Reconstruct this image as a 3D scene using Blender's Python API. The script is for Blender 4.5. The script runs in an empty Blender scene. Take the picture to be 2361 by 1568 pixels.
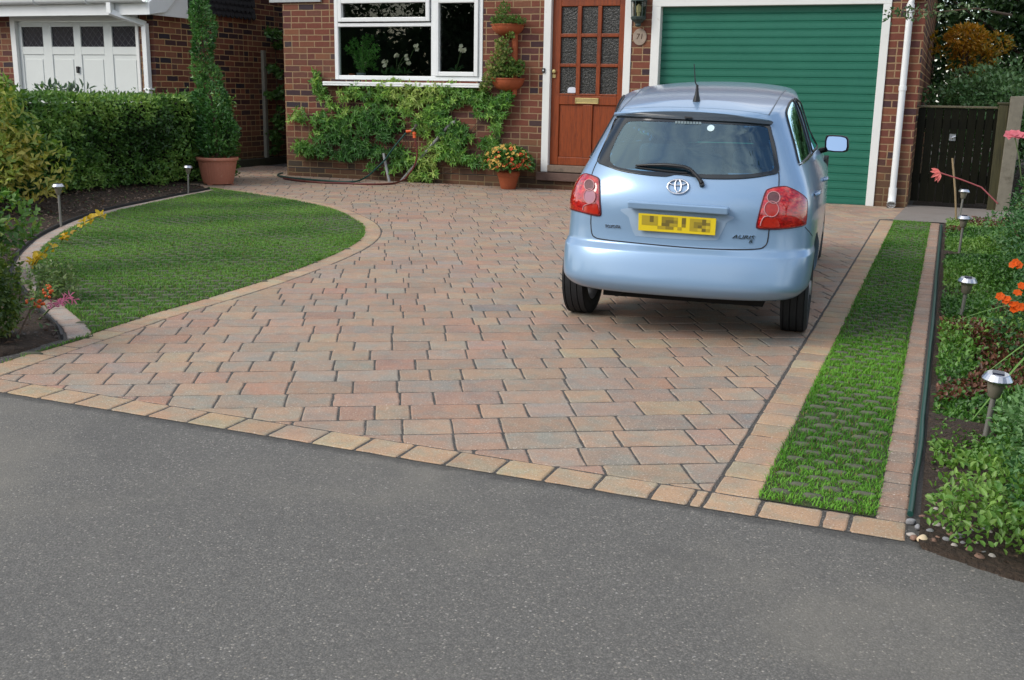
import bpy, bmesh, math, random
import numpy as np
from mathutils import Vector, Matrix
from mathutils.bvhtree import BVHTree
from mathutils.geometry import tessellate_polygon

rng = np.random.default_rng(7)
random.seed(7)
SC = bpy.context.scene
COL = SC.collection
RAD = math.radians

# ------------------------------------------------------------------ camera
# world axes: x runs along the house front, y away from the street, z up
FPX, PITCH, ROLL, YAW, CAMH = 2462.81, 0.227556, 0.01763, 0.379165, 1.1114
_fw = Vector((-math.sin(YAW), math.cos(YAW), 0)); _rt = Vector((math.cos(YAW), math.sin(YAW), 0)); _up = Vector((0, 0, 1))
CF = _fw * math.cos(PITCH) - _up * math.sin(PITCH)
_u0 = _up * math.cos(PITCH) + _fw * math.sin(PITCH)
CR = _rt * math.cos(ROLL) + _u0 * math.sin(ROLL)
CU = _u0 * math.cos(ROLL) - _rt * math.sin(ROLL)
CP = Vector((0, 0, CAMH))
cam_d = bpy.data.cameras.new('camera'); cam = bpy.data.objects.new('camera', cam_d); COL.objects.link(cam)
M = Matrix((CR, CU, -CF)).transposed().to_4x4(); M.translation = CP
cam.matrix_world = M
cam_d.sensor_width = 36; cam_d.sensor_fit = 'HORIZONTAL'; cam_d.lens = 36 * FPX / 2360
cam_d.clip_start = 0.05; cam_d.clip_end = 2000
SC.camera = cam

# ------------------------------------------------------------------ world, sun, exposure
SUN_EL, SUN_AZ = RAD(36), RAD(222)      # azimuth clockwise from +y
w = bpy.data.worlds.new('World'); SC.world = w; w.use_nodes = True
nt = w.node_tree; nt.nodes.clear()
def wn(t, **k):
    n = nt.nodes.new(t)
    for a, b in k.items(): setattr(n, a, b)
    return n
sky = wn('ShaderNodeTexSky', sky_type='NISHITA', sun_disc=False, sun_elevation=SUN_EL, sun_rotation=SUN_AZ, air_density=1.0, dust_density=1.0, ozone_density=1.0)
tc = wn('ShaderNodeTexCoord'); mp = wn('ShaderNodeMapping'); mp.inputs['Scale'].default_value = (1, 1, 2.2)
nz = wn('ShaderNodeTexNoise'); nz.inputs['Scale'].default_value = 2.3; nz.inputs['Detail'].default_value = 7; nz.inputs['Roughness'].default_value = .58
cr = wn('ShaderNodeValToRGB'); cr.color_ramp.elements[0].position = .42; cr.color_ramp.elements[1].position = .60
mx = wn('ShaderNodeMix', data_type='RGBA')
mx.inputs['B'].default_value = (7.3, 7.15, 6.95, 1)
bg = wn('ShaderNodeBackground'); bg.inputs['Strength'].default_value = .15
out = wn('ShaderNodeOutputWorld')
mul = wn('ShaderNodeMath', operation='MULTIPLY'); mul.inputs[1].default_value = .93
nt.links.new(tc.outputs['Generated'], mp.inputs['Vector']); nt.links.new(mp.outputs[0], nz.inputs['Vector'])
nt.links.new(nz.outputs['Fac'], cr.inputs['Fac']); nt.links.new(cr.outputs['Color'], mul.inputs[0])
nt.links.new(mul.outputs[0], mx.inputs['Factor']); nt.links.new(sky.outputs[0], mx.inputs['A'])
nt.links.new(mx.outputs['Result'], bg.inputs['Color']); nt.links.new(bg.outputs[0], out.inputs['Surface'])
sd = bpy.data.lights.new('sun', 'SUN'); sun = bpy.data.objects.new('sun', sd); COL.objects.link(sun)
sd.energy = 1.45; sd.angle = RAD(28); sd.color = (1, .95, .87)
sdir = Vector((math.sin(SUN_AZ) * math.cos(SUN_EL), math.cos(SUN_AZ) * math.cos(SUN_EL), math.sin(SUN_EL)))
sun.rotation_euler = (-sdir).to_track_quat('-Z', 'Y').to_euler(); sun.location = (0, -5, 20)
SC.view_settings.view_transform = 'Standard'; SC.view_settings.look = 'None'
SC.view_settings.exposure = 0.52; SC.view_settings.gamma = 1

# ------------------------------------------------------------------ survey helpers: sight lines of the photograph onto real planes
def ray(px, py): return CF + CR * ((px - 1180) / FPX) - CU * ((py - 784) / FPX)
def at(px, py, n): d = ray(px, py); return CP + d * (n / d.y)            # on the plane y = n
def au(px, py, u): d = ray(px, py); return CP + d * (u / d.x)            # on the plane x = u
def gr(px, py, z=0.0): d = ray(px, py); return CP + d * ((z - CAMH) / d.z)
NF = 12.0646                                                            # the house front
FS = .83926
def z1(x, y): return (x / 2.8 * FS, y / 2.8 * FS)
def z2(x, y): return ((700 + x / 2.8) * FS, y / 2.8 * FS)
def z3(x, y): return ((1300 + x / 3.136) * FS, y / 3.136 * FS)
def zr(x, y): return ((2250 + x / 2.529) * FS, y / 2.529 * FS)
def zc(x, y): return (1258.9 + x * .42819, 151.07 + y * .42819)

# ------------------------------------------------------------------ objects and tags
def tag(o, label=None, cat=None, group=None, kind=None):
    if label: o['label'] = label
    if cat: o['category'] = cat
    if group: o['group'] = group
    if kind: o['kind'] = kind
    return o
def empty(name, loc, label, cat, group=None, rz=0.0):
    o = bpy.data.objects.new(name, None); COL.objects.link(o); o.location = loc; o.rotation_euler = (0, 0, rz)
    o.empty_display_size = .1
    bpy.context.view_layer.update()
    return tag(o, label, cat, group)
def world_of(o):
    m = Matrix.Translation(o.location) @ o.rotation_euler.to_matrix().to_4x4()
    while o.parent: 
        o = o.parent; m = (Matrix.Translation(o.location) @ o.rotation_euler.to_matrix().to_4x4()) @ m
    return m
def link(name, me, mat, parent=None, local=False):
    """local=False: the mesh was authored in world space and is moved into its parent's space"""
    o = bpy.data.objects.new(name, me); COL.objects.link(o)
    if mat is not None:
        for m in (mat if isinstance(mat, (list, tuple)) else [mat]): me.materials.append(m)
    if parent is not None:
        o.parent = parent
        if not local: me.transform(world_of(parent).inverted())
    return o

class MB:
    """collects simple solids and links them as one mesh"""
    def __init__(s): s.v = []; s.f = []; s.mi = []; s.cur = 0
    def add(s, vs, fs):
        b = len(s.v); s.v += [tuple(x) for x in vs]; s.f += [[b + i for i in f] for f in fs]; s.mi += [s.cur] * len(fs); return s
    def box(s, x0, x1, y0, y1, z0, z1, m=None):
        vs = [Vector((x, y, z)) for x in (x0, x1) for y in (y0, y1) for z in (z0, z1)]
        if m is not None: vs = [m @ q for q in vs]
        return s.add(vs, [(0, 1, 3, 2), (4, 6, 7, 5), (0, 4, 5, 1), (2, 3, 7, 6), (0, 2, 6, 4), (1, 5, 7, 3)])
    def tube(s, pts, r, seg=10, cap=True):
        pts = [Vector(p) for p in pts]; n = len(pts); rs = r if isinstance(r, (list, tuple)) else [r] * n
        vs = []; prev = None
        for i, p in enumerate(pts):
            t = (pts[min(i + 1, n - 1)] - pts[max(i - 1, 0)]).normalized()
            if prev is None:
                a = t.cross(Vector((0, 0, 1)))
                if a.length < 1e-3: a = t.cross(Vector((1, 0, 0)))
            else: a = prev - t * prev.dot(t)
            a.normalize(); prev = a; b = t.cross(a)
            for k in range(seg):
                th = 2 * math.pi * k / seg; vs.append(p + (a * math.cos(th) + b * math.sin(th)) * rs[i])
        fs = [(i * seg + k, i * seg + (k + 1) % seg, (i + 1) * seg + (k + 1) % seg, (i + 1) * seg + k) for i in range(n - 1) for k in range(seg)]
        if cap: fs += [tuple(range(seg - 1, -1, -1)), tuple(range((n - 1) * seg, n * seg))]
        return s.add(vs, fs)
    def lathe(s, prof, c, seg=24, half=None, ax=None):
        """prof: (r, z); revolved round z through c; half=(a0, a1) revolves only that arc"""
        c = Vector(c); a0, a1 = half if half else (0, 2 * math.pi); closed = half is None
        k = seg if closed else seg + 1
        vs = []
        for r, z in prof:
            for j in range(k):
                th = a0 + (a1 - a0) * j / seg
                p = Vector((r * math.cos(th), r * math.sin(th), z))
                vs.append(c + (ax @ p if ax is not None else p))
        fs = []
        for i in range(len(prof) - 1):
            for j in range(seg):
                jj = (j + 1) % k
                fs.append((i * k + j, i * k + jj, (i + 1) * k + jj, (i + 1) * k + j))
        return s.add(vs, fs)
    def prism(s, poly, d):
        """poly: 3-D outline; d: extrusion vector"""
        d = Vector(d); n = len(poly); poly = [Vector(p) for p in poly]
        fs = [tuple(range(n - 1, -1, -1)), tuple(range(n, 2 * n))] + [(i, (i + 1) % n, n + (i + 1) % n, n + i) for i in range(n)]
        return s.add(poly + [p + d for p in poly], fs)
    def build(s, name, mat, parent=None, smooth=False, bevel=0, local=False, seg=2):
        me = bpy.data.meshes.new(name); me.from_pydata(s.v, [], s.f)
        bm = bmesh.new(); bm.from_mesh(me); bmesh.ops.recalc_face_normals(bm, faces=bm.faces)
        bm.to_mesh(me); bm.free()
        me.update()
        o = link(name, me, mat, parent, local)
        if any(s.mi): me.polygons.foreach_set('material_index', s.mi)
        if smooth: me.polygons.foreach_set('use_smooth', [True] * len(me.polygons))
        if bevel:
            b = o.modifiers.new('bevel', 'BEVEL'); b.width = bevel; b.segments = seg; b.limit_method = 'ANGLE'; b.angle_limit = RAD(40)
        if smooth and not bevel:
            try: me.set_sharp_from_angle(angle=RAD(50))
            except Exception: pass
        return o

def arrays_mesh(name, V, F, cols=None, smooth=False):
    """V (n,3), F (m,k) numpy"""
    me = bpy.data.meshes.new(name); V = np.asarray(V, np.float32); F = np.asarray(F, np.int32); k = F.shape[1]
    me.vertices.add(len(V)); me.vertices.foreach_set('co', V.ravel())
    me.loops.add(F.size); me.loops.foreach_set('vertex_index', F.ravel())
    me.polygons.add(len(F)); me.polygons.foreach_set('loop_start', np.arange(0, F.size, k, dtype=np.int32))
    try: me.polygons.foreach_set('loop_total', np.full(len(F), k, np.int32))
    except Exception: pass
    if smooth: me.polygons.foreach_set('use_smooth', np.ones(len(F), bool))
    me.update(calc_edges=True)
    if cols is not None:
        a = me.color_attributes.new('tone', 'FLOAT_COLOR', 'POINT')
        c = np.ones((len(V), 4), np.float32); c[:, :3] = cols; a.data.foreach_set('color', c.ravel())
    return me

# ------------------------------------------------------------------ materials
def nodemat(name):
    m = bpy.data.materials.new(name); m.use_nodes = True; t = m.node_tree; t.nodes.clear()
    o = t.nodes.new('ShaderNodeOutputMaterial'); p = t.nodes.new('ShaderNodeBsdfPrincipled'); t.links.new(p.outputs[0], o.inputs[0])
    return m, t, p, o
class NT:
    """small wrapper to wire nodes"""
    def __init__(s, t): s.t = t
    def n(s, ty, **k):
        x = s.t.nodes.new(ty)
        for a, b in k.items(): setattr(x, a, b)
        return x
    def put(s, i, v):
        if isinstance(v, bpy.types.NodeSocket): s.t.links.new(v, i)
        elif v is not None: i.default_value = v
    def math(s, op, a, b=None, c=None, clamp=False):
        x = s.n('ShaderNodeMath', operation=op, use_clamp=clamp); s.put(x.inputs[0], a)
        if b is not None: s.put(x.inputs[1], b)
        if c is not None: s.put(x.inputs[2], c)
        return x.outputs[0]
    def noise(s, vec, scale, detail=4, rough=.55, dist=0, dim='3D'):
        x = s.n('ShaderNodeTexNoise', noise_dimensions=dim); x.inputs['Scale'].default_value = scale; x.inputs['Detail'].default_value = detail
        x.inputs['Roughness'].default_value = rough; x.inputs['Distortion'].default_value = dist
        if vec is not None: s.put(x.inputs['Vector'], vec)
        return x.outputs['Fac']
    def ramp(s, f, stops, interp='LINEAR'):
        x = s.n('ShaderNodeValToRGB'); r = x.color_ramp; r.interpolation = interp
        while len(r.elements) < len(stops): r.elements.new(.5)
        for e, (p, c) in zip(r.elements, stops): e.position = p; e.color = (*c, 1) if len(c) == 3 else c
        s.put(x.inputs[0], f); return x.outputs['Color']
    def mix(s, f, a, b, mode='MIX'):
        x = s.n('ShaderNodeMix', data_type='RGBA', blend_type=mode); s.put(x.inputs['Factor'], f)
        s.put(x.inputs['A'], (*a, 1) if isinstance(a, tuple) and len(a) == 3 else a); s.put(x.inputs['B'], (*b, 1) if isinstance(b, tuple) and len(b) == 3 else b)
        return x.outputs['Result']
    def smooth(s, x, a, b):
        m = s.n('ShaderNodeMapRange', interpolation_type='SMOOTHSTEP'); s.put(m.inputs['Value'], x)
        m.inputs['From Min'].default_value = a; m.inputs['From Max'].default_value = b; return m.outputs[0]
    def bump(s, h, strength, dist, bsdf):
        x = s.n('ShaderNodeBump'); x.inputs['Strength'].default_value = strength; x.inputs['Distance'].default_value = dist
        s.put(x.inputs['Height'], h); s.t.links.new(x.outputs[0], bsdf.inputs['Normal'])
    def pos(s): return s.n('ShaderNodeNewGeometry').outputs['Position']
def simple(name, col, rough=.6, metal=0, var=.18, scale=14, bump=0, bscale=60, spec=.4, coat=0, dirt=None, bdist=.002):
    m, t, p, o = nodemat(name); N = NT(t); P = N.pos()
    f = N.noise(P, scale, 5, .6)
    c = N.mix(f, tuple(x * (1 - var) for x in col), tuple(min(1, x * (1 + var)) for x in col))
    if dirt:
        f2 = N.smooth(N.noise(P, dirt[1], 6, .65), dirt[2], dirt[3]); c = N.mix(f2, c, dirt[0])
    N.put(p.inputs['Base Color'], c); p.inputs['Roughness'].default_value = rough; p.inputs['Metallic'].default_value = metal
    p.inputs['Specular IOR Level'].default_value = spec
    if coat: p.inputs['Coat Weight'].default_value = coat; p.inputs['Coat Roughness'].default_value = .04
    if bump: N.bump(N.noise(P, bscale, 4, .6), bump, bdist, p)
    return m
def leafmat(name, rough=.5, trans=.25, spec=.35):
    m, t, p, o = nodemat(name); N = NT(t)
    a = N.n('ShaderNodeAttribute', attribute_name='tone'); 
    N.put(p.inputs['Base Color'], a.outputs['Color']); p.inputs['Roughness'].default_value = rough; p.inputs['Specular IOR Level'].default_value = spec
    tr = N.n('ShaderNodeBsdfTranslucent'); hs = N.n('ShaderNodeHueSaturation'); hs.inputs['Value'].default_value = 1.3; hs.inputs['Saturation'].default_value = 1.1
    N.put(hs.inputs['Color'], a.outputs['Color']); N.put(tr.inputs['Color'], hs.outputs[0])
    ms = N.n('ShaderNodeMixShader'); ms.inputs[0].default_value = trans
    t.links.new(p.outputs[0], ms.inputs[1]); t.links.new(tr.outputs[0], ms.inputs[2]); t.links.new(ms.outputs[0], o.inputs[0])
    return m
def glassmat(name, tint=(.5, .55, .55), ior=1.5, rough=.01, boost=1.0):
    m, t, p, o = nodemat(name); t.nodes.remove(p); N = NT(t)
    tr = N.n('ShaderNodeBsdfTransparent'); tr.inputs[0].default_value = (*tint, 1)
    gl = N.n('ShaderNodeBsdfGlossy'); gl.inputs['Roughness'].default_value = rough; gl.inputs['Color'].default_value = (1, 1, 1, 1)
    fr = N.n('ShaderNodeFresnel'); fr.inputs[0].default_value = ior
    ms = N.n('ShaderNodeMixShader'); N.put(ms.inputs[0], N.math('MULTIPLY', fr.outputs[0], boost, clamp=True))
    t.links.new(tr.outputs[0], ms.inputs[1]); t.links.new(gl.outputs[0], ms.inputs[2]); t.links.new(ms.outputs[0], o.inputs[0])
    return m
MT = {}
def brickmat(name, axis, reds, mort, dirt_low=True):
    """stretcher-bond brickwork, 225 x 75 mm; axis: 0 for a wall along x, 1 for a wall along y"""
    m, t, p, o = nodemat(name); N = NT(t); P = N.pos(); sx = N.n('ShaderNodeSeparateXYZ'); N.put(sx.inputs[0], P)
    wob = N.math('MULTIPLY', N.math('SUBTRACT', N.noise(P, 9, 3), .5), .012)
    h = N.math('ADD', sx.outputs[axis], wob); z = N.math('ADD', sx.outputs[2], N.math('ADD', wob, 10.03))
    zr_ = N.math('DIVIDE', z, .0752); row = N.math('FLOOR', zr_); fz = N.math('FRACT', zr_)
    off = N.math('MULTIPLY', N.math('MODULO', row, 2.0), .5)
    hr = N.math('ADD', N.math('ADD', N.math('DIVIDE', h, .225), 400.13), off)
    # occasional header pairs
    col = N.math('FLOOR', hr); fx = N.math('FRACT', hr)
    wn_ = N.n('ShaderNodeTexWhiteNoise', noise_dimensions='2D'); cv = N.n('ShaderNodeCombineXYZ'); N.put(cv.inputs[0], col); N.put(cv.inputs[1], row); N.put(wn_.inputs['Vector'], cv.outputs[0])
    w2 = N.n('ShaderNodeTexWhiteNoise', noise_dimensions='2D'); cv2 = N.n('ShaderNodeCombineXYZ'); N.put(cv2.inputs[0], N.math('ADD', col, 57.3)); N.put(cv2.inputs[1], row); N.put(w2.inputs['Vector'], cv2.outputs[0])
    split = N.math('GREATER_THAN', w2.outputs[0], .72)
    fx2 = N.math('FRACT', N.math('MULTIPLY', fx, 2.0)); half = N.math('FLOOR', N.math('MULTIPLY', fx, 2.0))
    dx1 = N.math('MULTIPLY', N.math('MINIMUM', fx, N.math('SUBTRACT', 1.0, fx)), .225)
    dx2 = N.math('MULTIPLY', N.math('MINIMUM', fx2, N.math('SUBTRACT', 1.0, fx2)), .1125)
    mxf = N.n('ShaderNodeMix', data_type='FLOAT'); N.put(mxf.inputs['Factor'], split); N.put(mxf.inputs['A'], dx1); N.put(mxf.inputs['B'], dx2)
    dz = N.math('MULTIPLY', N.math('MINIMUM', fz, N.math('SUBTRACT', 1.0, fz)), .0752)
    d = N.math('MINIMUM', mxf.outputs[0], dz); d = N.math('ADD', d, N.math('MULTIPLY', N.math('SUBTRACT', N.noise(P, 120, 3), .5), .003))
    mask = N.smooth(d, .0045, .0075)
    seed = N.math('FRACT', N.math('ADD', wn_.outputs[0], N.math('MULTIPLY', N.math('MULTIPLY', split, half), .37)))
    bc = N.ramp(seed, reds)
    var = N.noise(P, 38, 5, .7)
    bc = N.mix(var, bc, N.mix(1.0, bc, (.55, .5, .5), 'MULTIPLY'))
    spot = N.smooth(N.noise(P, 170, 2, .5), .62, .74); bc = N.mix(N.math('MULTIPLY', spot, .5), bc, (.04, .03, .035))
    mc = N.mix(N.noise(P, 60, 4), tuple(x * .75 for x in mort), tuple(x * 1.2 for x in mort))
    c = N.mix(mask, mc, bc)
    if dirt_low:
        g = N.math('ADD', sx.outputs[2], N.math('MULTIPLY', N.math('SUBTRACT', N.noise(P, 2.6, 4), .5), .9))
        gd = N.math('SUBTRACT', 1.0, N.smooth(g, .1, .75)); c = N.mix(N.math('MULTIPLY', gd, .5), c, (.07, .06, .03))
    big = N.noise(P, 1.1, 3); c = N.mix(N.math('MULTIPLY', N.smooth(big, .5, .75), .35), c, (.13, .085, .06))
    N.put(p.inputs['Base Color'], c); p.inputs['Roughness'].default_value = .85; p.inputs['Specular IOR Level'].default_value = .25
    hh = N.math('ADD', N.math('MULTIPLY', mask, .8), N.math('MULTIPLY', var, .35)); N.bump(hh, .8, .006, p)
    return m
REDS = [(0, (.05, .04, .05)), (.14, (.10, .045, .045)), (.3, (.17, .06, .045)), (.5, (.23, .078, .05)), (.68, (.19, .065, .045)), (.84, (.26, .11, .06)), (1, (.13, .055, .05))]
MT['brick'] = brickmat('brick_front', 0, REDS, (.31, .21, .12))
MT['brick_side'] = brickmat('brick_side', 1, [(0, (.04, .034, .045)), (.22, (.08, .04, .04)), (.4, (.19, .07, .045)), (.65, (.27, .10, .06)), (.85, (.30, .13, .075)), (1, (.14, .07, .06))], (.46, .31, .15))
MT['white'] = simple('white_upvc', (.74, .76, .76), .35, var=.04, spec=.5)
MT['white_paint'] = simple('white_gloss_paint', (.70, .71, .69), .45, var=.06, scale=5, dirt=((.45, .43, .38), 11, .62, .8))
MT['black'] = simple('black_plastic', (.02, .02, .022), .4, var=.1)
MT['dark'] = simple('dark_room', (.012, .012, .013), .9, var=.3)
MT['terracotta'] = simple('terracotta', (.34, .082, .03), .75, var=.2, scale=22, bump=.25, dirt=((.5, .25, .15), 18, .6, .8))
MT['pinkpot'] = simple('salmon_plastic', (.42, .16, .10), .6, var=.12, scale=9, dirt=((.5, .27, .2), 14, .58, .8))
MT['steel'] = simple('brushed_steel', (.62, .63, .66), .28, metal=1, var=.06)
MT['chrome'] = simple('chrome', (.75, .76, .78), .12, metal=1, var=.03)
MT['brass'] = simple('brass', (.50, .40, .18), .4, metal=.8, var=.2, scale=30)
MT['rubber'] = simple('tyre_rubber', (.018, .02, .023), .75, var=.25, scale=40)
MT['soil'] = simple('soil', (.045, .03, .02), .95, var=.5, scale=30, bump=1, bscale=45, bdist=.03, dirt=((.10, .065, .045), 35, .55, .68))
MT['leaf'] = leafmat('leaf', .42, .28, .45); MT['leaf_gloss'] = leafmat('glossy_leaf', .32, .15, .5); MT['petal'] = leafmat('petal', .6, .3, .2); MT['grass'] = leafmat('grass_blade', .55, .3, .25)
MT['bark'] = simple('bark', (.09, .06, .04), .9, var=.4, scale=40, bump=.6, bscale=50, bdist=.01)
MT['stem'] = simple('green_stem', (.08, .12, .04), .6, var=.3, scale=40)
# ------------------------------------------------------------------ ground
def flat(name, poly, z, mat, kind='structure', sub=0, bump=0.0, scale=6.0):
    """a level sheet from a 2-D outline"""
    tris = tessellate_polygon([[Vector((x, y, 0)) for x, y in poly]])
    me = bpy.data.meshes.new(name); me.from_pydata([(x, y, z) for x, y in poly], [], [tuple(t) for t in tris])
    bm = bmesh.new(); bm.from_mesh(me)
    bmesh.ops.recalc_face_normals(bm, faces=bm.faces)
    if sum(f.normal.z for f in bm.faces) < 0: bmesh.ops.reverse_faces(bm, faces=bm.faces)
    bm.to_mesh(me); bm.free()
    o = link(name, me, mat); tag(o, kind=kind); return o
def asphalt():
    m, t, p, o = nodemat('asphalt'); N = NT(t); P = N.pos()
    v = N.n('ShaderNodeTexVoronoi', feature='F1'); v.inputs['Scale'].default_value = 235; N.put(v.inputs['Vector'], P)
    sepc = N.n('ShaderNodeSeparateColor'); N.put(sepc.inputs[0], v.outputs['Color'])
    stone = sepc.outputs[0]
    c = N.ramp(stone, [(0, (.092, .092, .089)), (.45, (.133, .132, .127)), (.8, (.17, .168, .16)), (.94, (.19, .186, .176)), (.975, (.28, .265, .23)), (1, (.42, .4, .37))])
    gap = N.smooth(v.outputs['Distance'], .42, .75); c = N.mix(N.math('MULTIPLY', gap, .45), c, (.05, .05, .05))
    fine = N.noise(P, 420, 3, .7); c = N.mix(.25, c, N.mix(fine, (.08, .08, .078), (.20, .197, .188)))
    # sparse larger pale chips
    v2 = N.n('ShaderNodeTexVoronoi', feature='F1'); v2.inputs['Scale'].default_value = 62; N.put(v2.inputs['Vector'], P)
    s2 = N.n('ShaderNodeSeparateColor'); N.put(s2.inputs[0], v2.outputs['Color'])
    chip = N.math('MULTIPLY', N.math('MULTIPLY', N.smooth(N.noise(P, 3.1, 4), .3, .6), N.math('GREATER_THAN', s2.outputs[1], .90)), N.math('SUBTRACT', 1.0, N.smooth(v2.outputs['Distance'], .16, .27)))
    c = N.mix(N.math('MULTIPLY', chip, .7), c, N.ramp(s2.outputs[2], [(0, (.5, .48, .45)), (.5, (.42, .33, .22)), (.75, (.3, .3, .3)), (1, (.6, .58, .55))]))
    # wear patches
    big = N.noise(P, .8, 4, .6); c = N.mix(N.math('MULTIPLY', N.smooth(big, .45, .68), .6), c, (.205, .196, .172))
    big2 = N.noise(P, 2.3, 5, .65); c = N.mix(N.math('MULTIPLY', N.smooth(big2, .5, .72), .55), c, (.09, .09, .088))
    # tar-sealed seam where the road meets the edging blocks
    sx = N.n('ShaderNodeSeparateXYZ'); N.put(sx.inputs[0], P); ds = N.math('SUBTRACT', N.math('ADD', 2.775, N.math('MULTIPLY', sx.outputs[0], -.0185)), sx.outputs[1])
    seam = N.math('SUBTRACT', 1.0, N.smooth(N.math('ADD', ds, N.math('MULTIPLY', N.math('SUBTRACT', N.noise(P, 14, 5, .7), .5), .09)), .012, .05)); c = N.mix(N.math('MULTIPLY', seam, .55), c, (.035, .035, .035))
    c = N.mix(1.0, c, (1.03, 1.0, .95), 'MULTIPLY')
    N.put(p.inputs['Base Color'], c); p.inputs['Roughness'].default_value = .82; p.inputs['Specular IOR Level'].default_value = .3
    h = N.math('SUBTRACT', N.math('MULTIPLY', fine, .5), v.outputs['Distance']); N.bump(h, .4, .003, p)
    return m
MT['asphalt'] = asphalt()
flat('road', [(-400, -400), (400, -400), (400, 400), (-400, 400)], -.004, MT['asphalt'])

def blockmat():
    m, t, p, o = nodemat('paving_block'); N = NT(t); P = N.pos()
    a = N.n('ShaderNodeAttribute', attribute_name='tone'); c = a.outputs['Color']
    m0 = N.noise(P, 9, 4, .6); c = N.mix(N.smooth(m0, .42, .62), N.mix(1.0, c, (1.04, .94, .9), 'MULTIPLY'), N.mix(1.0, c, (.88, .97, 1.02), 'MULTIPLY')); f = N.noise(P, 16, 5, .65); c = N.mix(f, N.mix(1.0, c, (.72, .74, .78), 'MULTIPLY'), N.mix(1.0, c, (1.18, 1.16, 1.1), 'MULTIPLY'))
    g = N.noise(P, 190, 3, .7); c = N.mix(N.math('MULTIPLY', N.smooth(g, .53, .68), .75), c, N.mix(1.0, c, (.5, .48, .46), 'MULTIPLY'))
    w = N.noise(P, 150, 2, .6); c = N.mix(N.math('MULTIPLY', N.smooth(w, .60, .68), .7), c, (.62, .55, .47))
    st = N.noise(P, 3.2, 5, .6); c = N.mix(N.math('MULTIPLY', N.smooth(st, .5, .72), .3), c, (.17, .15, .14))
    N.put(p.inputs['Base Color'], c); p.inputs['Roughness'].default_value = .85; p.inputs['Specular IOR Level'].default_value = .25
    N.bump(N.math('ADD', N.math('MULTIPLY', g, .6), N.noise(P, 60, 4)), .6, .003, p)
    return m
MT['block'] = blockmat()
MT['joint'] = simple('jointing_grit', (.06, .056, .05), .95, var=.6, scale=260, bump=.6, bscale=240, bdist=.003, dirt=((.22, .2, .18), 200, .55, .62))

FRONT = lambda x: 2.775 + (-x) * .0185                          # kerb edge of the drive
FW = .135
# outer (drive-side) edge of the blocks round the lawn, then back behind the lawn
ARC = [(-3.345, 3.0), (-3.40, 3.42), (-3.43, 3.72), (-3.455, 3.97), (-3.485, 4.2), (-3.50, 4.6), (-3.53, 5.05), (-3.58, 5.5), (-3.66, 6.0), (-3.79, 6.6), (-3.95, 7.1), (-4.17, 7.58), (-4.47, 8.04), (-4.83, 8.46), (-5.28, 8.90), (-5.75, 9.24), (-6.3, 9.56), (-6.9, 9.83), (-7.5, 10.06), (-7.9, 10.16)]
def catmull(pts, n, closed=False):
    pts = np.array(pts, float); m = len(pts); out_ = []
    rngi = range(m if closed else m - 1)
    for i in rngi:
        p0, p1, p2, p3 = [pts[j % m] if closed else pts[min(max(j, 0), m - 1)] for j in (i - 1, i, i + 1, i + 2)]
        for k in range(n):
            t = k / n
            out_.append(.5 * ((2 * p1) + (-p0 + p2) * t + (2 * p0 - 5 * p1 + 4 * p2 - p3) * t * t + (-p0 + 3 * p1 - 3 * p2 + p3) * t ** 3))
    if not closed: out_.append(pts[-1])
    return np.array(out_)
def resample(pts, step):
    pts = np.asarray(pts); s = np.r_[0, np.cumsum(np.linalg.norm(np.diff(pts, axis=0), axis=1))]
    n = max(1, int(round(s[-1] / step))); q = np.linspace(0, s[-1], n + 1)
    return np.stack([np.interp(q, s, pts[:, k]) for k in range(pts.shape[1])], 1)
def offset2(pts, d):
    pts = np.asarray(pts); t = np.gradient(pts, axis=0); t /= np.linalg.norm(t, axis=1)[:, None]
    return pts + np.stack([-t[:, 1], t[:, 0]], 1) * d
arc_o = catmull(ARC, 10); BAND = .135
arc_i = offset2(arc_o, BAND)
LBACK = [(-3.589, 3.60), (-3.765, 3.755), (-4.057, 3.963), (-4.35, 4.17), (-4.75, 4.48), (-5.18, 4.82), (-5.48, 5.12), (-5.80, 5.5), (-6.2, 6.03), (-6.55, 6.6), (-6.86, 7.2), (-7.08, 7.75), (-7.28, 8.5), (-7.45, 9.2), (-7.60, 9.9)]
back_o = catmull(LBACK, 8); back_i = offset2(back_o, -.115)
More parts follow.
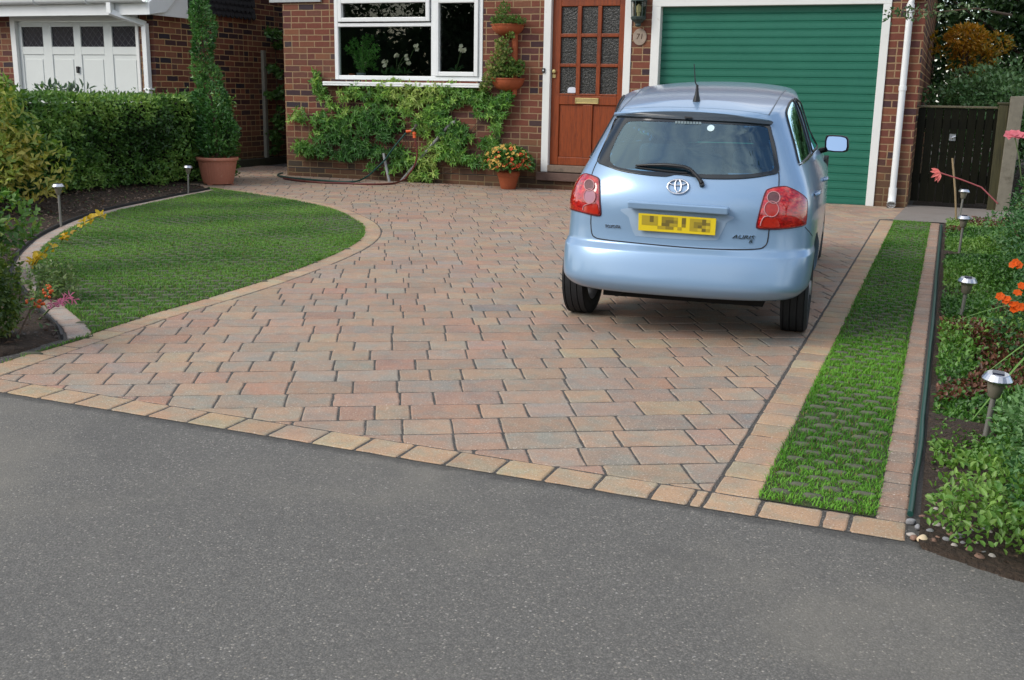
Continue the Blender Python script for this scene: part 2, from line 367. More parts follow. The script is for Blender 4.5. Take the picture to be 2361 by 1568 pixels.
# ---- block builder
BV, BF, BC = [], [], []
def clip(poly, a, n):
    """keep the side of the line through a where (p - a).n >= 0"""
    out_ = []
    for i in range(len(poly)):
        p, q = poly[i], poly[(i + 1) % len(poly)]; dp = (p[0] - a[0]) * n[0] + (p[1] - a[1]) * n[1]; dq = (q[0] - a[0]) * n[0] + (q[1] - a[1]) * n[1]
        if dp >= 0: out_.append(p)
        if (dp >= 0) != (dq >= 0):
            t = dp / (dp - dq); out_.append((p[0] + (q[0] - p[0]) * t, p[1] + (q[1] - p[1]) * t))
    return out_
def area(p): return .5 * abs(sum(p[i][0] * p[(i + 1) % len(p)][1] - p[(i + 1) % len(p)][0] * p[i][1] for i in range(len(p))))
def block(poly, col, top=0.0, gap=.004, jit=.0022, depth=.03, chip=.006):
    """one tumbled paving block: worn outline, rounded shoulder"""
    if len(poly) < 3 or area(poly) < 6e-4: return
    p = np.array(poly); 
    if sum(p[i][0] * p[(i + 1) % len(p)][1] - p[(i + 1) % len(p)][0] * p[i][1] for i in range(len(p))) < 0: p = p[::-1]
    c = p.mean(0)
    # inset each edge by the joint, then cut the corners and roughen
    pts = []
    n = len(p)
    pl = [tuple(x) for x in p]
    for i in range(n):
        a, b = p[i], p[(i + 1) % n]; e = b - a; L = np.linalg.norm(e)
        if L < 1e-5: continue
        nn = np.array([-e[1], e[0]]) / L; pl = clip(pl, a + nn * gap, nn)
    if len(pl) < 3: return
    p = np.array(pl); n = len(p)
    for i in range(n):
        a, b = p[i], p[(i + 1) % n]; L = np.linalg.norm(b - a); ch = min(chip * rng.uniform(.5, 1.6), L * .3)
        if L < .008: pts.append(a); continue
        k = 3 if L > .09 else 2
        ts = np.linspace(ch / L, 1 - ch / L, k + 1)
        for t in ts: pts.append(a + (b - a) * t + rng.normal(0, jit * .55, 2))
    p = np.array(pts); c = p.mean(0); k = len(p)
    dist = np.linalg.norm(p - c, axis=1)[:, None]
    tilt = rng.normal(0, .0035, 2); dz = top + rng.normal(0, .0004)
    r1 = c + (p - c) * (1 - np.minimum(.002 / dist, .3)); r2 = c + (p - c) * (1 - np.minimum(.0065 / dist, .5))
    b0 = len(BV)
    for ring, z in ((p, -depth), (p, -.0045), (r1, -.0018), (r2, 0)):
        for q in ring: BV.append((q[0], q[1], dz + z + (q - c) @ tilt))
    for r in range(3):
        for i in range(k): BF.append((b0 + r * k + i, b0 + r * k + (i + 1) % k, b0 + (r + 1) * k + (i + 1) % k, b0 + (r + 1) * k + i))
    BF.append(tuple(b0 + 3 * k + i for i in range(k)))
    BC.extend([col] * (4 * k))
def flush(name, mat, smooth=True):
    me = bpy.data.meshes.new(name); me.from_pydata(BV, [], BF); me.update()
    a = me.color_attributes.new('tone', 'FLOAT_COLOR', 'POINT'); cc = np.ones((len(BV), 4), np.float32); cc[:, :3] = np.array(BC); a.data.foreach_set('color', cc.ravel())
    o = link(name, me, mat); BV.clear(); BF.clear(); BC.clear(); return o
PAL = [((.345, .25, .205), .33), ((.36, .275, .215), .26), ((.32, .255, .22), .20), ((.355, .225, .18), .09), ((.30, .265, .235), .08), ((.39, .30, .215), .035), ((.20, .20, .205), .005)]
def pick(): 
    c = np.array(PAL[rng.choice(len(PAL), p=[q for _, q in PAL])][0]) * .70 + np.array((.325, .243, .192)) * .30; return np.clip(c * np.array((1.0, .995, .93)) * 1.09 * rng.uniform(.92, 1.08) * (1 + rng.normal(0, .015, 3)), .03, .7)
BUFF = lambda: np.clip(np.array((1.02, 1.0, .93)) * np.array(random.choice([(.42, .315, .225), (.42, .32, .23), (.41, .30, .22), (.44, .345, .235), (.39, .285, .215)])) * rng.uniform(.9, 1.1), 0, .8)
TH = RAD(28.4); RD = np.array([math.cos(TH), math.sin(TH)]); RN = np.array([-math.sin(TH), math.cos(TH)])
ROW = .1702
XR = -.53                                                         # edge of the right-hand border
region = [(XR - .004, FRONT(XR) + FW)] + [(XR - .004, 10.62), (.45, 10.72), (.45, 12.04), (-4.3, 12.05), (-8.02, 12.05), (-8.02, 13.4), (-9.55, 13.4), (-9.55, 11.2), (-8.4, 10.2)] + [tuple(q) for q in arc_o[::-1][2:]] + [(-3.34, FRONT(-3.34) + FW)]
REG = np.array(region)
def inside(p, poly=REG):
    x, y = p; c = False; j = len(poly) - 1
    for i in range(len(poly)):
        if (poly[i][1] > y) != (poly[j][1] > y) and x < (poly[j][0] - poly[i][0]) * (y - poly[i][1]) / (poly[j][1] - poly[i][1]) + poly[i][0]: c = not c
        j = i
    return c
def seg_dist(p):
    a = REG; b = np.roll(REG, -1, 0); e = b - a; t = np.clip(((p - a) * e).sum(1) / (e * e).sum(1), 0, 1); q = a + e * t[:, None]
    return np.linalg.norm(p - q, axis=1)
def lay_rows():
    phase = (np.array([-1.62506, 2.98991]) @ RN) % ROW
    for r in range(-10, 110):
        v0 = phase + r * ROW
        u = -9.0 + rng.uniform(0, .2) - 1.0
        while u < 7.5:
            L = random.choice([.248, .248, .168, .168, .168, .126])
            quad = [RD * a + RN * b for a, b in ((u - .0006, v0), (u + L + .0006, v0), (u + L + .0006, v0 + ROW), (u - .0006, v0 + ROW))]
            u += L
            c = sum(quad) / 4
            if not (-10 < c[0] < 1 and 2.5 < c[1] < 13.6): continue
            ins = [inside(q) for q in quad]
            if all(ins): poly = [tuple(q) for q in quad]
            else:
                if not any(ins) and not inside(c): continue
                # trim the cut block against every nearby edge of the region
                poly = [tuple(q) for q in quad]
                poly = clip(poly, (XR - .004, 0), (-1, 0)); poly = clip(poly, (0, FRONT(0) + FW), (.0185, 1)) if len(poly) > 2 else poly
                if len(poly) < 3: continue
                quad = [np.array(q) for q in poly]; c = sum(quad) / len(quad); ins = [inside(q) for q in quad]
                d = np.min([seg_dist(q) for q in quad] + [seg_dist(c)], axis=0)
                idx = np.where(d < .12)[0]
                # use the two edges closest to the block
                order = idx[np.argsort([seg_dist(c)[i] for i in idx])][:3]
                ref = c if inside(c) or not any(ins) else np.mean([q for q, k in zip(quad, ins) if k], axis=0)
                for i in order:
                    a = REG[i]; b = REG[(i + 1) % len(REG)]; e = b - a; n = np.array([-e[1], e[0]]); n /= np.linalg.norm(n)
                    if (ref - a) @ n < 0: n = -n
                    if (ref - a) @ n < .002: continue
                    poly = clip(poly, a, n)
                    if len(poly) < 3: break
                if len(poly) >= 3 and not inside(np.mean(poly, axis=0)): continue
            far = c[1] > 8
            block(poly, pick(), gap=.0031, jit=.0020, chip=.005)
lay_rows()
drive = flush('driveway', MT['block']); tag(drive, kind='structure')
JP = [(-3.6, FRONT(-3.6) - .0)] + [(0.0, FRONT(0) + .0), (0.0, 10.7), (.6, 10.75), (.6, 12.06), (-9.6, 12.06)] + [(-9.6, 11.0), (-8.2, 10.3)] + [tuple(q) for q in back_o[::-1]] + [(-3.62, 3.5)]
flat('driveway_bed', JP, -.0026, MT['joint'])
flat('alley_path', [(-9.6, 12.06), (-8.0, 12.06), (-8.0, 17), (-9.6, 17)], -.0026, MT['joint'])

# ---- edging courses
def strip_blocks(outer, inner, step, colf, top=.0005, gap=.0034, rand=.0):
    """blocks between two edges that run side by side"""
    s = np.r_[0, np.cumsum(np.linalg.norm(np.diff(outer, axis=0), axis=1))]; L = s[-1]; q = [0.]
    while q[-1] < L: q.append(q[-1] + step * (1 + rng.uniform(-rand, rand)))
    q = np.array(q) * L / q[-1]; f = s / L
    O = np.stack([np.interp(q / L, f, outer[:, k]) for k in (0, 1)], 1); I = np.stack([np.interp(q / L, f, inner[:, k]) for k in (0, 1)], 1)
    for i in range(len(q) - 1): block([tuple(O[i]), tuple(O[i + 1]), tuple(I[i + 1]), tuple(I[i])], colf(), top, gap, .0018)
# round the lawn
ao = resample(arc_o, .05); ai = offset2(ao, BAND)
strip_blocks(ao, ai, .165, BUFF, rand=.08)
bo = resample(back_o, .05); bi = offset2(bo, -.115)
strip_blocks(bo, bi, .15, lambda: np.clip(np.array((.40, .33, .28)) * rng.uniform(.9, 1.1), 0, 1), rand=.1)
# along the road
x = -3.95; 
while x < -.56:
    wd = rng.uniform(.155, .172); x2 = min(x + wd, XR - .045)
    if XR - .045 - x2 < .06: x2 = XR - .045
    block([(x, FRONT(x)), (x2, FRONT(x2)), (x2, FRONT(x2) + FW), (x, FRONT(x) + FW)], BUFF(), .0005, .0036, .002); x = x2
    if x >= XR - .046: break
for a, b in ((XR - .045, XR - .006), (XR - .006, -.385), (-.385, -.215), (-.215, -.145), (-.145, .0)):
    block([(a, FRONT(a)), (b, FRONT(b)), (b, FRONT(b) + FW * .97), (a, FRONT(a) + FW * .97)], BUFF(), .0005, .004, .002)
# border left and right of the grass strip
GL, GRT = -.398, -.086
def ladder(x0, x1, y0, y1, step, colf):
    ys = [y0]
    while ys[-1] < y1: ys.append(ys[-1] + step * rng.uniform(.96, 1.04))
    for a, b in zip(ys[:-1], ys[1:]): block([(x0, a), (x1, a), (x1, b), (x0, b)], colf(), .0005, .003, .0016)
ladder(XR, GL, FRONT(XR) + FW - .002, 10.6, .146, BUFF)
ladder(GRT, .0, FRONT(0) + FW - .004, 10.62, .106, lambda: np.clip(np.array((.35, .25, .19)) * rng.uniform(.88, 1.12), 0, 1))
edg = flush('border_paving', MT['block']); tag(edg, kind='structure')
# pale concrete strip in front of the gate and house
MT['concrete'] = simple('old_concrete', (.215, .19, .17), .9, var=.25, scale=6, bump=.5, bscale=90, dirt=((.16, .13, .11), 3, .5, .75))
flat('gate_path', [(-.42, 10.64), (2.5, 10.8), (2.5, 12.3), (-.36, 12.3), (-.36, 11.9)], .006, MT['concrete'])

# ---- beds
def bed(name, poly, z=.0, amp=.03, step=.035):
    poly = np.array(poly); x0, y0 = poly.min(0); x1, y1 = poly.max(0)
    xs = np.arange(x0, x1 + step, step); ys = np.arange(y0, y1 + step, step); X, Y = np.meshgrid(xs, ys)
    rs = np.random.default_rng(3); Z = np.zeros_like(X)
    for k in range(26):
        a = rs.uniform(0, 2 * math.pi); f = rs.uniform(3, 38); Z += np.sin((X * math.cos(a) + Y * math.sin(a)) * f + rs.uniform(0, 6)) / (1 + f * .13)
    Z = np.maximum(z + .010 + amp * (Z / 4 - .1), .003)
    V = np.stack([X.ravel(), Y.ravel(), Z.ravel()], 1); nx = len(xs); ny = len(ys)
    ins = [inside((v[0], v[1]), poly) for v in V]
    for i, k in enumerate(ins):
        if not k:
            a = poly; e = np.roll(poly, -1, 0) - a; t_ = np.clip(((V[i, :2] - a) * e).sum(1) / (e * e).sum(1), 0, 1); qn = a + e * t_[:, None]; V[i, :2] = qn[np.argmin(np.linalg.norm(qn - V[i, :2], axis=1))]; V[i, 2] = -.006
    F = [q for q in ((j * nx + i, j * nx + i + 1, (j + 1) * nx + i + 1, (j + 1) * nx + i) for j in range(ny - 1) for i in range(nx - 1)) if any(ins[a] for a in q)]
    me = bpy.data.meshes.new(name); me.from_pydata(V.tolist(), [], F); me.polygons.foreach_set('use_smooth', [True] * len(F)); me.update()
    bm = bmesh.new(); bm.from_mesh(me); bmesh.ops.delete(bm, geom=[v for v in bm.verts if not v.link_faces], context='VERTS'); bm.to_mesh(me); bm.free()
    o = link(name, me, MT['soil']); tag(o, kind='structure'); return o
lb = [tuple(q) for q in offset2(back_o, .03)]
front_bed = [tuple(q) for q in offset2(arc_o[:40:4], BAND + .02)]
bed('flower_bed', [(-3.63, 3.05)] + [(-3.57, 3.3), (-3.60, 3.58)] + lb + [(-8.25, 10.3), (-9.4, 11.0), (-13, 11.0), (-13, 3.0)], .0)
bed('border_bed', [(.03, 2.75), (.2, 2.66), (.6, 2.52), (1.6, 2.3), (2.2, 3), (2.2, 10.8), (.03, 10.68)], .0, .035)
flat('garden_ground', [(.4, 12.3), (14, 12.3), (14, 40), (-.3, 40), (-.3, 12.3)], -.001, MT['soil'])
# ------------------------------------------------------------------ the house
house = empty('brick_house', (-4.2, NF, 0), 'red brick house with green garage door, brown front door and white framed window', 'house')
def wall_with_holes(name, x0, x1, z0, z1, holes, y, depth, mat, parent):
    """a wall along x, its front at y, with square openings and their reveals"""
    xs = sorted({x0, x1, *[h[0] for h in holes], *[h[1] for h in holes]}); zs = sorted({z0, z1, *[h[2] for h in holes], *[h[3] for h in holes]})
    xs = [a for a in xs if x0 <= a <= x1]; zs = [a for a in zs if z0 <= a <= z1]
    b = MB()
    for i in range(len(xs) - 1):
        for j in range(len(zs) - 1):
            cx_, cz_ = (xs[i] + xs[i + 1]) / 2, (zs[j] + zs[j + 1]) / 2
            if any(h[0] < cx_ < h[1] and h[2] < cz_ < h[3] for h in holes): continue
            b.add([(xs[i], y, zs[j]), (xs[i + 1], y, zs[j]), (xs[i + 1], y, zs[j + 1]), (xs[i], y, zs[j + 1])], [(0, 1, 2, 3)])
    for h in holes:
        a0, a1, c0, c1 = h; c0 = max(c0, z0); c1 = min(c1, z1)
        for q in ([(a0, y, c0), (a0, y, c1), (a0, y + depth, c1), (a0, y + depth, c0)], [(a1, y, c0), (a1, y + depth, c0), (a1, y + depth, c1), (a1, y, c1)],
                  [(a0, y, c1), (a1, y, c1), (a1, y + depth, c1), (a0, y + depth, c1)], [(a0, y, c0), (a0, y + depth, c0), (a1, y + depth, c0), (a1, y, c0)]):
            b.add(q, [(0, 1, 2, 3)])
    return b.build(name, mat, parent)
HX0, HX1, HT = -8.03, -.345, 2.75
WX0, WX1, WZ0 = -7.27, -5.245, 1.255
DX0, DX1, DZ0 = -4.475, -3.425, .10
GX0, GX1 = -3.195, -.68
wall_with_holes('wall', HX0, HX1, -.12, HT, [(WX0, WX1, WZ0, 2.5), (DX0, DX1, DZ0, 2.4), (GX0, GX1, -.2, 2.17)], NF, .12, MT['brick'], house)
for q in ([(HX1, NF, -.12), (HX1, NF + 7, -.12), (HX1, NF + 7, HT), (HX1, NF, HT)], [(HX0, NF, -.12), (HX0, NF, HT), (HX0, NF + 7, HT), (HX0, NF + 7, -.12)]):
    b = MB(); b.add(q, [(0, 1, 2, 3)]); b.build('side_wall', MT['brick_side'], house)
b = MB(); b.box(HX0 - .25, HX1 + .25, NF - .3, NF + 7.2, HT - .02, HT + .2); b.build('eaves', MT['white_paint'], house)
b = MB(); b.prism([(HX0 - .3, NF - .35, HT + .2), (HX0 - .3, NF + 7.4, HT + .2), (HX0 - .3, NF + 3.5, HT + 2.6)], (HX1 - HX0 + .6, 0, 0))
b.build('roof', simple('roof_tile', (.12, .07, .055), .8, var=.3, scale=8), house)
# flashing strip over the corner
b = MB(); b.box(HX0 - .17, -7.45, NF - .035, NF - .002, 2.175, 2.24); b.build('flashing', simple('lead', (.35, .37, .38), .6, var=.2), house)
# --- damp-course line
b = MB(); b.tube([(HX0 + .02 + i * .12, NF - .001, .108 + .0008 * i + .0025 * math.sin(i * 1.7)) for i in range(30)], .0045, 5); b.build('damp_course', MT['black'], house)
# --- window: frame, panes, sill
win = None
def rect_frame(b, x0, x1, z0, z1, t, y0, y1):
    b.box(x0, x0 + t, y0, y1, z0, z1); b.box(x1 - t, x1, y0, y1, z0, z1); b.box(x0 + t, x1 - t, y0, y1, z0, z0 + t); b.box(x0 + t, x1 - t, y0, y1, z1 - t, z1)
b = MB(); YW = NF - .012
rect_frame(b, WX0, WX1, 1.235, 2.24, .052, YW, YW + .07)
b.box(-5.925, -5.87, YW + .001, YW + .069, 1.287, 2.188)                       # mullion
b.box(WX0 + .052, -5.925, YW + .001, YW + .069, 1.872, 1.915)                  # transom
wf = b.build('window', MT['white'], house, bevel=.006)
b = MB(); rect_frame(b, -7.205, -5.94, 1.93, 2.2, .05, YW - .022, YW + .04); rect_frame(b, -5.868, -5.297, 1.29, 2.19, .052, YW - .022, YW + .04)
b.build('casement', MT['white'], wf, bevel=.006)
MT['winglass'] = glassmat('window_glass', (.85, .9, .88), 1.45, .005, .62)
b = MB()
for q in ((-7.22, -5.92, 1.285, 1.875), (-7.16, -5.985, 1.975, 2.155), (-5.82, -5.34, 1.335, 2.145)):
    b.box(q[0], q[1], YW + .03, YW + .036, q[2], q[3])
b.build('pane', MT['winglass'], wf)
b = MB(); b.box(-7.385, -5.225, NF - .13, NF + .02, 1.178, 1.208); b.box(-7.385, -5.225, NF - .128, NF - .06, 1.158, 1.178)
b.build('sill', MT['white'], wf, bevel=.006)
# dim room behind the window
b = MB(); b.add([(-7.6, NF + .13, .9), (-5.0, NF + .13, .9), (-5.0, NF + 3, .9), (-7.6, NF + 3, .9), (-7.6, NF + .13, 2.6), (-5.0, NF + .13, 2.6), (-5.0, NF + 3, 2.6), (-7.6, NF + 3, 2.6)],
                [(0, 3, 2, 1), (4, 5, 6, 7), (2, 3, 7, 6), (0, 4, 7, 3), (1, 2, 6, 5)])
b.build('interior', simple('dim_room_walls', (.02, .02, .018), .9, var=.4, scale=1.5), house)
b = MB(); b.box(-7.27, -5.245, NF + .06, NF + .30, 1.2, 1.235); b.build('window_board', MT['white'], house)
# --- front door
fd = MB()
def woodmat(name, col, dark, sc=1.0):
    m, t, p, o = nodemat(name); N = NT(t); P = N.pos(); mpn = N.n('ShaderNodeMapping'); mpn.inputs['Scale'].default_value = (38 * sc, 38 * sc, 2.6 * sc); N.put(mpn.inputs[0], P)
    f = N.noise(mpn.outputs[0], 1.6, 6, .62, 1.2); c = N.ramp(f, [(.25, dark), (.5, col), (.8, tuple(x * 1.35 for x in col))])
    st = N.smooth(N.noise(P, 4, 4), .5, .75); c = N.mix(N.math('MULTIPLY', st, .45), c, dark)
    N.put(p.inputs['Base Color'], c); p.inputs['Roughness'].default_value = .42; p.inputs['Specular IOR Level'].default_value = .4; N.bump(f, .25, .003, p); return m
MT['wood'] = woodmat('stained_hardwood', (.215, .041, .007), (.085, .016, .005))
MT['oldwood'] = woodmat('weathered_wood', (.10, .085, .05), (.035, .03, .018))
YD = NF + .045; L0, L1 = -4.385, -3.512
PX = [(-4.283, -4.087), (-4.037, -3.843), (-3.795, -3.585)]; PZ = [(1.112, 1.412), (1.45, 1.745), (1.785, 2.085)]
fd.box(L0, PX[0][0], YD, YD + .045, .285, 2.25); fd.box(PX[2][1], L1, YD, YD + .045, .285, 2.25)
fd.box(PX[0][0], PX[2][1], YD, YD + .045, 2.085, 2.25); fd.box(PX[0][0], PX[2][1], YD, YD + .045, .985, 1.09); fd.box(PX[0][0], PX[2][1], YD, YD + .045, .285, .38)
fd.box(-3.992, -3.872, YD, YD + .045, .38, .985)
fd.box(PX[0][0], -3.992, YD + .018, YD + .03, .38, .985); fd.box(-3.872, PX[2][1], YD + .018, YD + .03, .38, .985)
for a, c in ((PX[0][1], PX[1][0]), (PX[1][1], PX[2][0])): fd.box(a, c, YD - .002, YD + .04, 1.09, 2.086)
for a, c in ((PZ[0][1], PZ[1][0]), (PZ[1][1], PZ[2][0])):
    for x0, x1 in PX: fd.box(x0, x1, YD, YD + .04, a, c)
for x0, x1 in PX: fd.box(x0 + .0005, x1 - .0005, YD - .006, YD + .03, 1.09, PZ[0][0])
door = fd.build('front_door', MT['wood'], house, bevel=.007)
m, t, p, o = nodemat('obscured_glass'); N = NT(t); P = N.pos(); f = N.noise(P, 55, 3, .6, .5)
N.put(p.inputs['Base Color'], N.ramp(f, [(.35, (.008, .008, .007)), (.62, (.03, .03, .027)), (.8, (.075, .073, .066))])); p.inputs['Roughness'].default_value = .22; N.bump(f, .7, .012, p); MT['obscured'] = m
for x0, x1 in PX:
    for za, zb in PZ:
        b = MB(); b.box(x0, x1, YD + .026, YD + .032, za, zb); b.build('pane', MT['obscured'], door)
b = MB(); rect_frame(b, -4.084, -3.799, .998, 1.064, .012, YD - .014, YD - .001); b.box(-4.072, -3.811, YD - .010, YD - .002, 1.010, 1.052); b.build('letterbox', MT['brass'], door, bevel=.003)
b = MB(); rot = Matrix.Rotation(RAD(90), 3, 'X'); b.lathe([(0, .03), (.02, .028), (.026, .018), (.022, .004), (.024, 0)], (-4.352, YD, 1.36), 16, ax=rot); b.box(-4.372, -4.332, YD - .012, YD, 1.285, 1.325); b.build('lock', MT['brass'], door, bevel=.002)
b = MB(); b.prism([(-4.19, YD + .024, 1.12), (-4.09, YD + .024, 1.12), (-4.088, YD + .024, 1.17), (-4.11, YD + .024, 1.185), (-4.17, YD + .024, 1.182), (-4.19, YD + .024, 1.16)], (0, -.004, 0)); b.build('sticker', simple('paper_sticker', (.62, .66, .74), .6, var=.05), door)
b = MB(); b.box(DX0, L0 - .003, NF - .012, NF + .1, .2, 2.4); b.box(L1 + .003, DX1, NF - .012, NF + .1, .2, 2.4); b.build('door_frame', MT['white_paint'], house, bevel=.004)
MT['silltimber'] = simple('old_sill_timber', (.19, .14, .105), .75, var=.3, scale=30, dirt=((.1, .08, .06), 9, .5, .7))
b = MB(); b.box(L0 - .002, L1 + .002, NF - .03, NF + .1, .205, .283); b.build('threshold', MT['silltimber'], door, bevel=.006)
b = MB(); b.box(-4.52, -3.38, NF - .06, NF + .11, .10, .195); b.build('doorstep', simple('step_brick', (.12, .075, .06), .9, var=.4, scale=12, bump=.6), house, bevel=.008)
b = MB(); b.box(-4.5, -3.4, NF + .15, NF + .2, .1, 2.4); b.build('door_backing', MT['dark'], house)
# --- roller garage door
b = MB(); n = 27; z0 = -.01; pitch = (2.075 + .01) / 25
prof = []
YG = NF + .085
for i in range(n):
    zz = z0 + i * pitch
    prof += [(YG, zz), (YG - .005, zz + .004), (YG - .008, zz + pitch * .3), (YG - .0095, zz + pitch * .7), (YG - .013, zz + pitch * .86), (YG + .003, zz + pitch * .94)]
xs = np.linspace(GX0 + .06, GX1 - .05, 2)
vs = [(x_, y_, z_) for x_ in xs for y_, z_ in prof]; k = len(prof)
b.add(vs, [(i, i + 1, k + i + 1, k + i) for i in range(k - 1)])
m, t, p, o = nodemat('green_slats'); N = NT(t); P = N.pos(); f = N.noise(P, 2.2, 4); c = N.mix(f, (.021, .135, .092), (.03, .175, .118)); fl = N.noise(P, 90, 3, .7); c = N.mix(N.math('MULTIPLY', N.smooth(fl, .5, .8), .35), c, (.01, .075, .065))
N.put(p.inputs['Base Color'], c); p.inputs['Roughness'].default_value = .42; p.inputs['Specular IOR Level'].default_value = .35; N.bump(fl, .15, .002, p); MT['green'] = m
gd = b.build('garage_door', MT['green'], house, smooth=False)
b = MB(); b.box(GX0, -3.098, NF - .02, NF + .11, -.02, 2.065); b.box(-.762, GX1, NF - .02, NF + .11, -.02, 2.065); b.box(GX0, GX1, NF - .02, NF + .11, 2.065, 2.18)
b.build('garage_frame', MT['white_paint'], house, bevel=.004)
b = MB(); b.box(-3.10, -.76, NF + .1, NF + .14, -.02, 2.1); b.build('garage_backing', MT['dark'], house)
# --- rainwater pipe at the right-hand corner
b = MB(); X = -.497; YP = NF - .055
b.tube([(X, YP, .10), (X, YP, 2.06), (X + .02, YP, 2.13), (X + .35, YP - .02, 2.22), (X + .6, YP - .02, 2.26)], .034, 14); b.build('downpipe', MT['white'], house, smooth=True)
for za, zb in ((1.20, 1.245), (1.99, 2.05)):
    dp = MB(); dp.tube([(X, YP, za), (X, YP, zb)], .040, 14); dp.build('pipe_clip', MT['white'], house, smooth=True)
sh = MB(); sh.tube([(X, YP, .205), (X, YP, .12), (X, YP - .012, .075), (X, YP - .045, .035)], [.041, .041, .041, .041], 16, cap=False); sh.tube([(X, YP - .042, .038), (X, YP - .05, .032)], [.047, .047], 16, cap=False)
sh.build('pipe_shoe', MT['white'], house, smooth=True)
# --- lantern and number plaque beside the door
lan = empty('wall_lantern', (-3.335, NF, 1.98), 'dark green wall lantern with clear glass above the house number', 'lantern')
b = MB(); ax = Vector((-3.335, NF - .075, 0))
b.lathe([(.002, 1.845), (.022, 1.85), (.034, 1.862), (.03, 1.88), (.05, 1.90), (.082, 1.925), (.09, 1.95), (.082, 1.957), (.0, 1.957)], ax, 8); b.lathe([(.088, 2.115), (.095, 2.118), (.07, 2.18), (.03, 2.22), (.0, 2.24)], ax, 8)
for k in range(6):
    th = k * math.pi / 3 + .3; b.tube([ax + Vector((.074 * math.cos(th), .074 * math.sin(th), 1.955)), ax + Vector((.082 * math.cos(th), .082 * math.sin(th), 2.118))], .006, 6)
b.box(-3.375, -3.295, NF - .02, NF - .001, 1.9, 2.15); b.tube([(-3.335, NF - .07, 1.9), (-3.335, NF - .01, 1.93)], .012, 8)
b.build('lantern_body', simple('verdigris_iron', (.045, .065, .06), .6, var=.4, scale=40, metal=.3), lan)
b = MB(); b.lathe([(.070, 1.958), (.078, 2.115)], ax, 6); b.build('lantern_glass', glassmat('lantern_glass', (.85, .85, .72), 1.5, .06, 1.6), lan)
b = MB(); b.tube([ax + Vector((0, 0, 1.955)), ax + Vector((0, 0, 2.0))], .018, 10); b.tube([ax + Vector((0, 0, 2.0)), ax + Vector((0, 0, 2.06)), ax + Vector((0, 0, 2.09))], [.026, .03, .01], 12); b.build('bulb', simple('cream_bulb', (.62, .58, .4), .4), lan, smooth=True)
pl = empty('house_number', (-3.327, NF, 1.742), 'oval stone house number plaque reading 71 under the lantern', 'plaque')
b = MB(); prof = [(math.cos(a), math.sin(a)) for a in np.linspace(0, 2 * math.pi, 33)[:-1]]
oval = [(-3.327 + .079 * c, NF - .001, 1.742 + .092 * s_) for c, s_ in prof]
b.prism(oval, (0, -.016, 0)); b.build('plaque', simple('buff_stone', (.30, .24, .19), .85, var=.3, scale=30, bump=.5, bscale=90), pl, bevel=.006)
def text_mesh(name, s, size, mat, parent, mw, depth=.002, shear=0.0, sx=1.0, local=True):
    cu = bpy.data.curves.new(name, 'FONT'); cu.body = s; cu.size = size; cu.extrude = depth; cu.align_x = 'CENTER'; cu.align_y = 'CENTER'; cu.shear = shear; cu.resolution_u = 3
    o = bpy.data.objects.new(name, cu); COL.objects.link(o); dg = bpy.context.evaluated_depsgraph_get(); me = bpy.data.meshes.new_from_object(o.evaluated_get(dg)); bpy.data.objects.remove(o)
    me.materials.clear(); me.transform(mw @ Matrix.Diagonal((sx, 1, 1, 1))); return link(name, me, mat, parent, local)
text_mesh('number', '71', .085, simple('bronze_paint', (.07, .035, .02), .6, var=.3, scale=60), pl, Matrix.Translation((-3.327, NF - .018, 1.745)) @ Matrix.Rotation(RAD(90), 4, 'X'), .002, .1, 1.0, local=False)
bell = empty('door_bell', (-4.462, NF - .012, 1.367), 'small black doorbell box on the white door frame', 'doorbell')
b = MB(); b.box(-4.483, -4.445, NF - .03, NF - .0125, 1.342, 1.394); b.build('case', MT['black'], bell, bevel=.004)
b = MB(); b.box(-4.470, -4.456, NF - .035, NF - .031, 1.36, 1.376); b.build('button', MT['white'], bell, bevel=.002)

# ------------------------------------------------------------------ the neighbour's garage
NY, NX1 = 11.36, -9.49
nb = empty('neighbour_house', (-11, NY, 0), 'neighbouring brick house with a white panelled garage door behind the hedge', 'house')
wall_with_holes('wall', -13.6, NX1, -.1, 2.02, [(-11.84, -9.745, -.2, 1.93)], NY, .1, MT['brick'], nb)
b = MB(); b.add([(NX1, NY, -.1), (NX1, NY + 9, -.1), (NX1, NY + 9, 5), (NX1, NY, 5)], [(0, 1, 2, 3)])
b.build('side_wall', MT['brick_side'], nb)
m_ng = simple('off_white_paint', (.62, .65, .63), .5, var=.05, scale=4)
g = MB(); YN = NY + .03
gx0, gx1 = -11.78, -9.775; wn4 = []
W4 = [((162, 230), (335, 370)), ((388, 215), (570, 360)), ((612, 203), (800, 350)), ((853, 188), (1053, 340))]
for a, c in W4:
    A = at(*z1(*a), YN); Bq = at(*z1(*c), YN); wn4.append((A.x, Bq.x))
wz0, wz1 = 1.60, 1.855
g.box(gx0, gx1, YN + .012, YN + .04, -.05, 1.52)
edges = [gx0] + [v for pr in wn4 for v in pr] + [gx1]
for i in range(0, len(edges), 2): g.box(edges[i], edges[i + 1], YN, YN + .04, .05, 1.92)
for a, c in wn4: g.box(a, c, YN, YN + .04, wz1, 1.92); g.box(a, c, YN, YN + .04, 1.50, wz0); g.box(a + .035, c - .035, YN + .004, YN + .013, .1, 1.44)
ngd = g.build('garage_door', m_ng, nb, bevel=.006)
MT['lead'] = simple('lead_came', (.22, .22, .23), .5, metal=.3)
MT['darkglass'] = simple('dark_leaded_glass', (.008, .009, .018), .3, var=.4, scale=20, spec=.12)
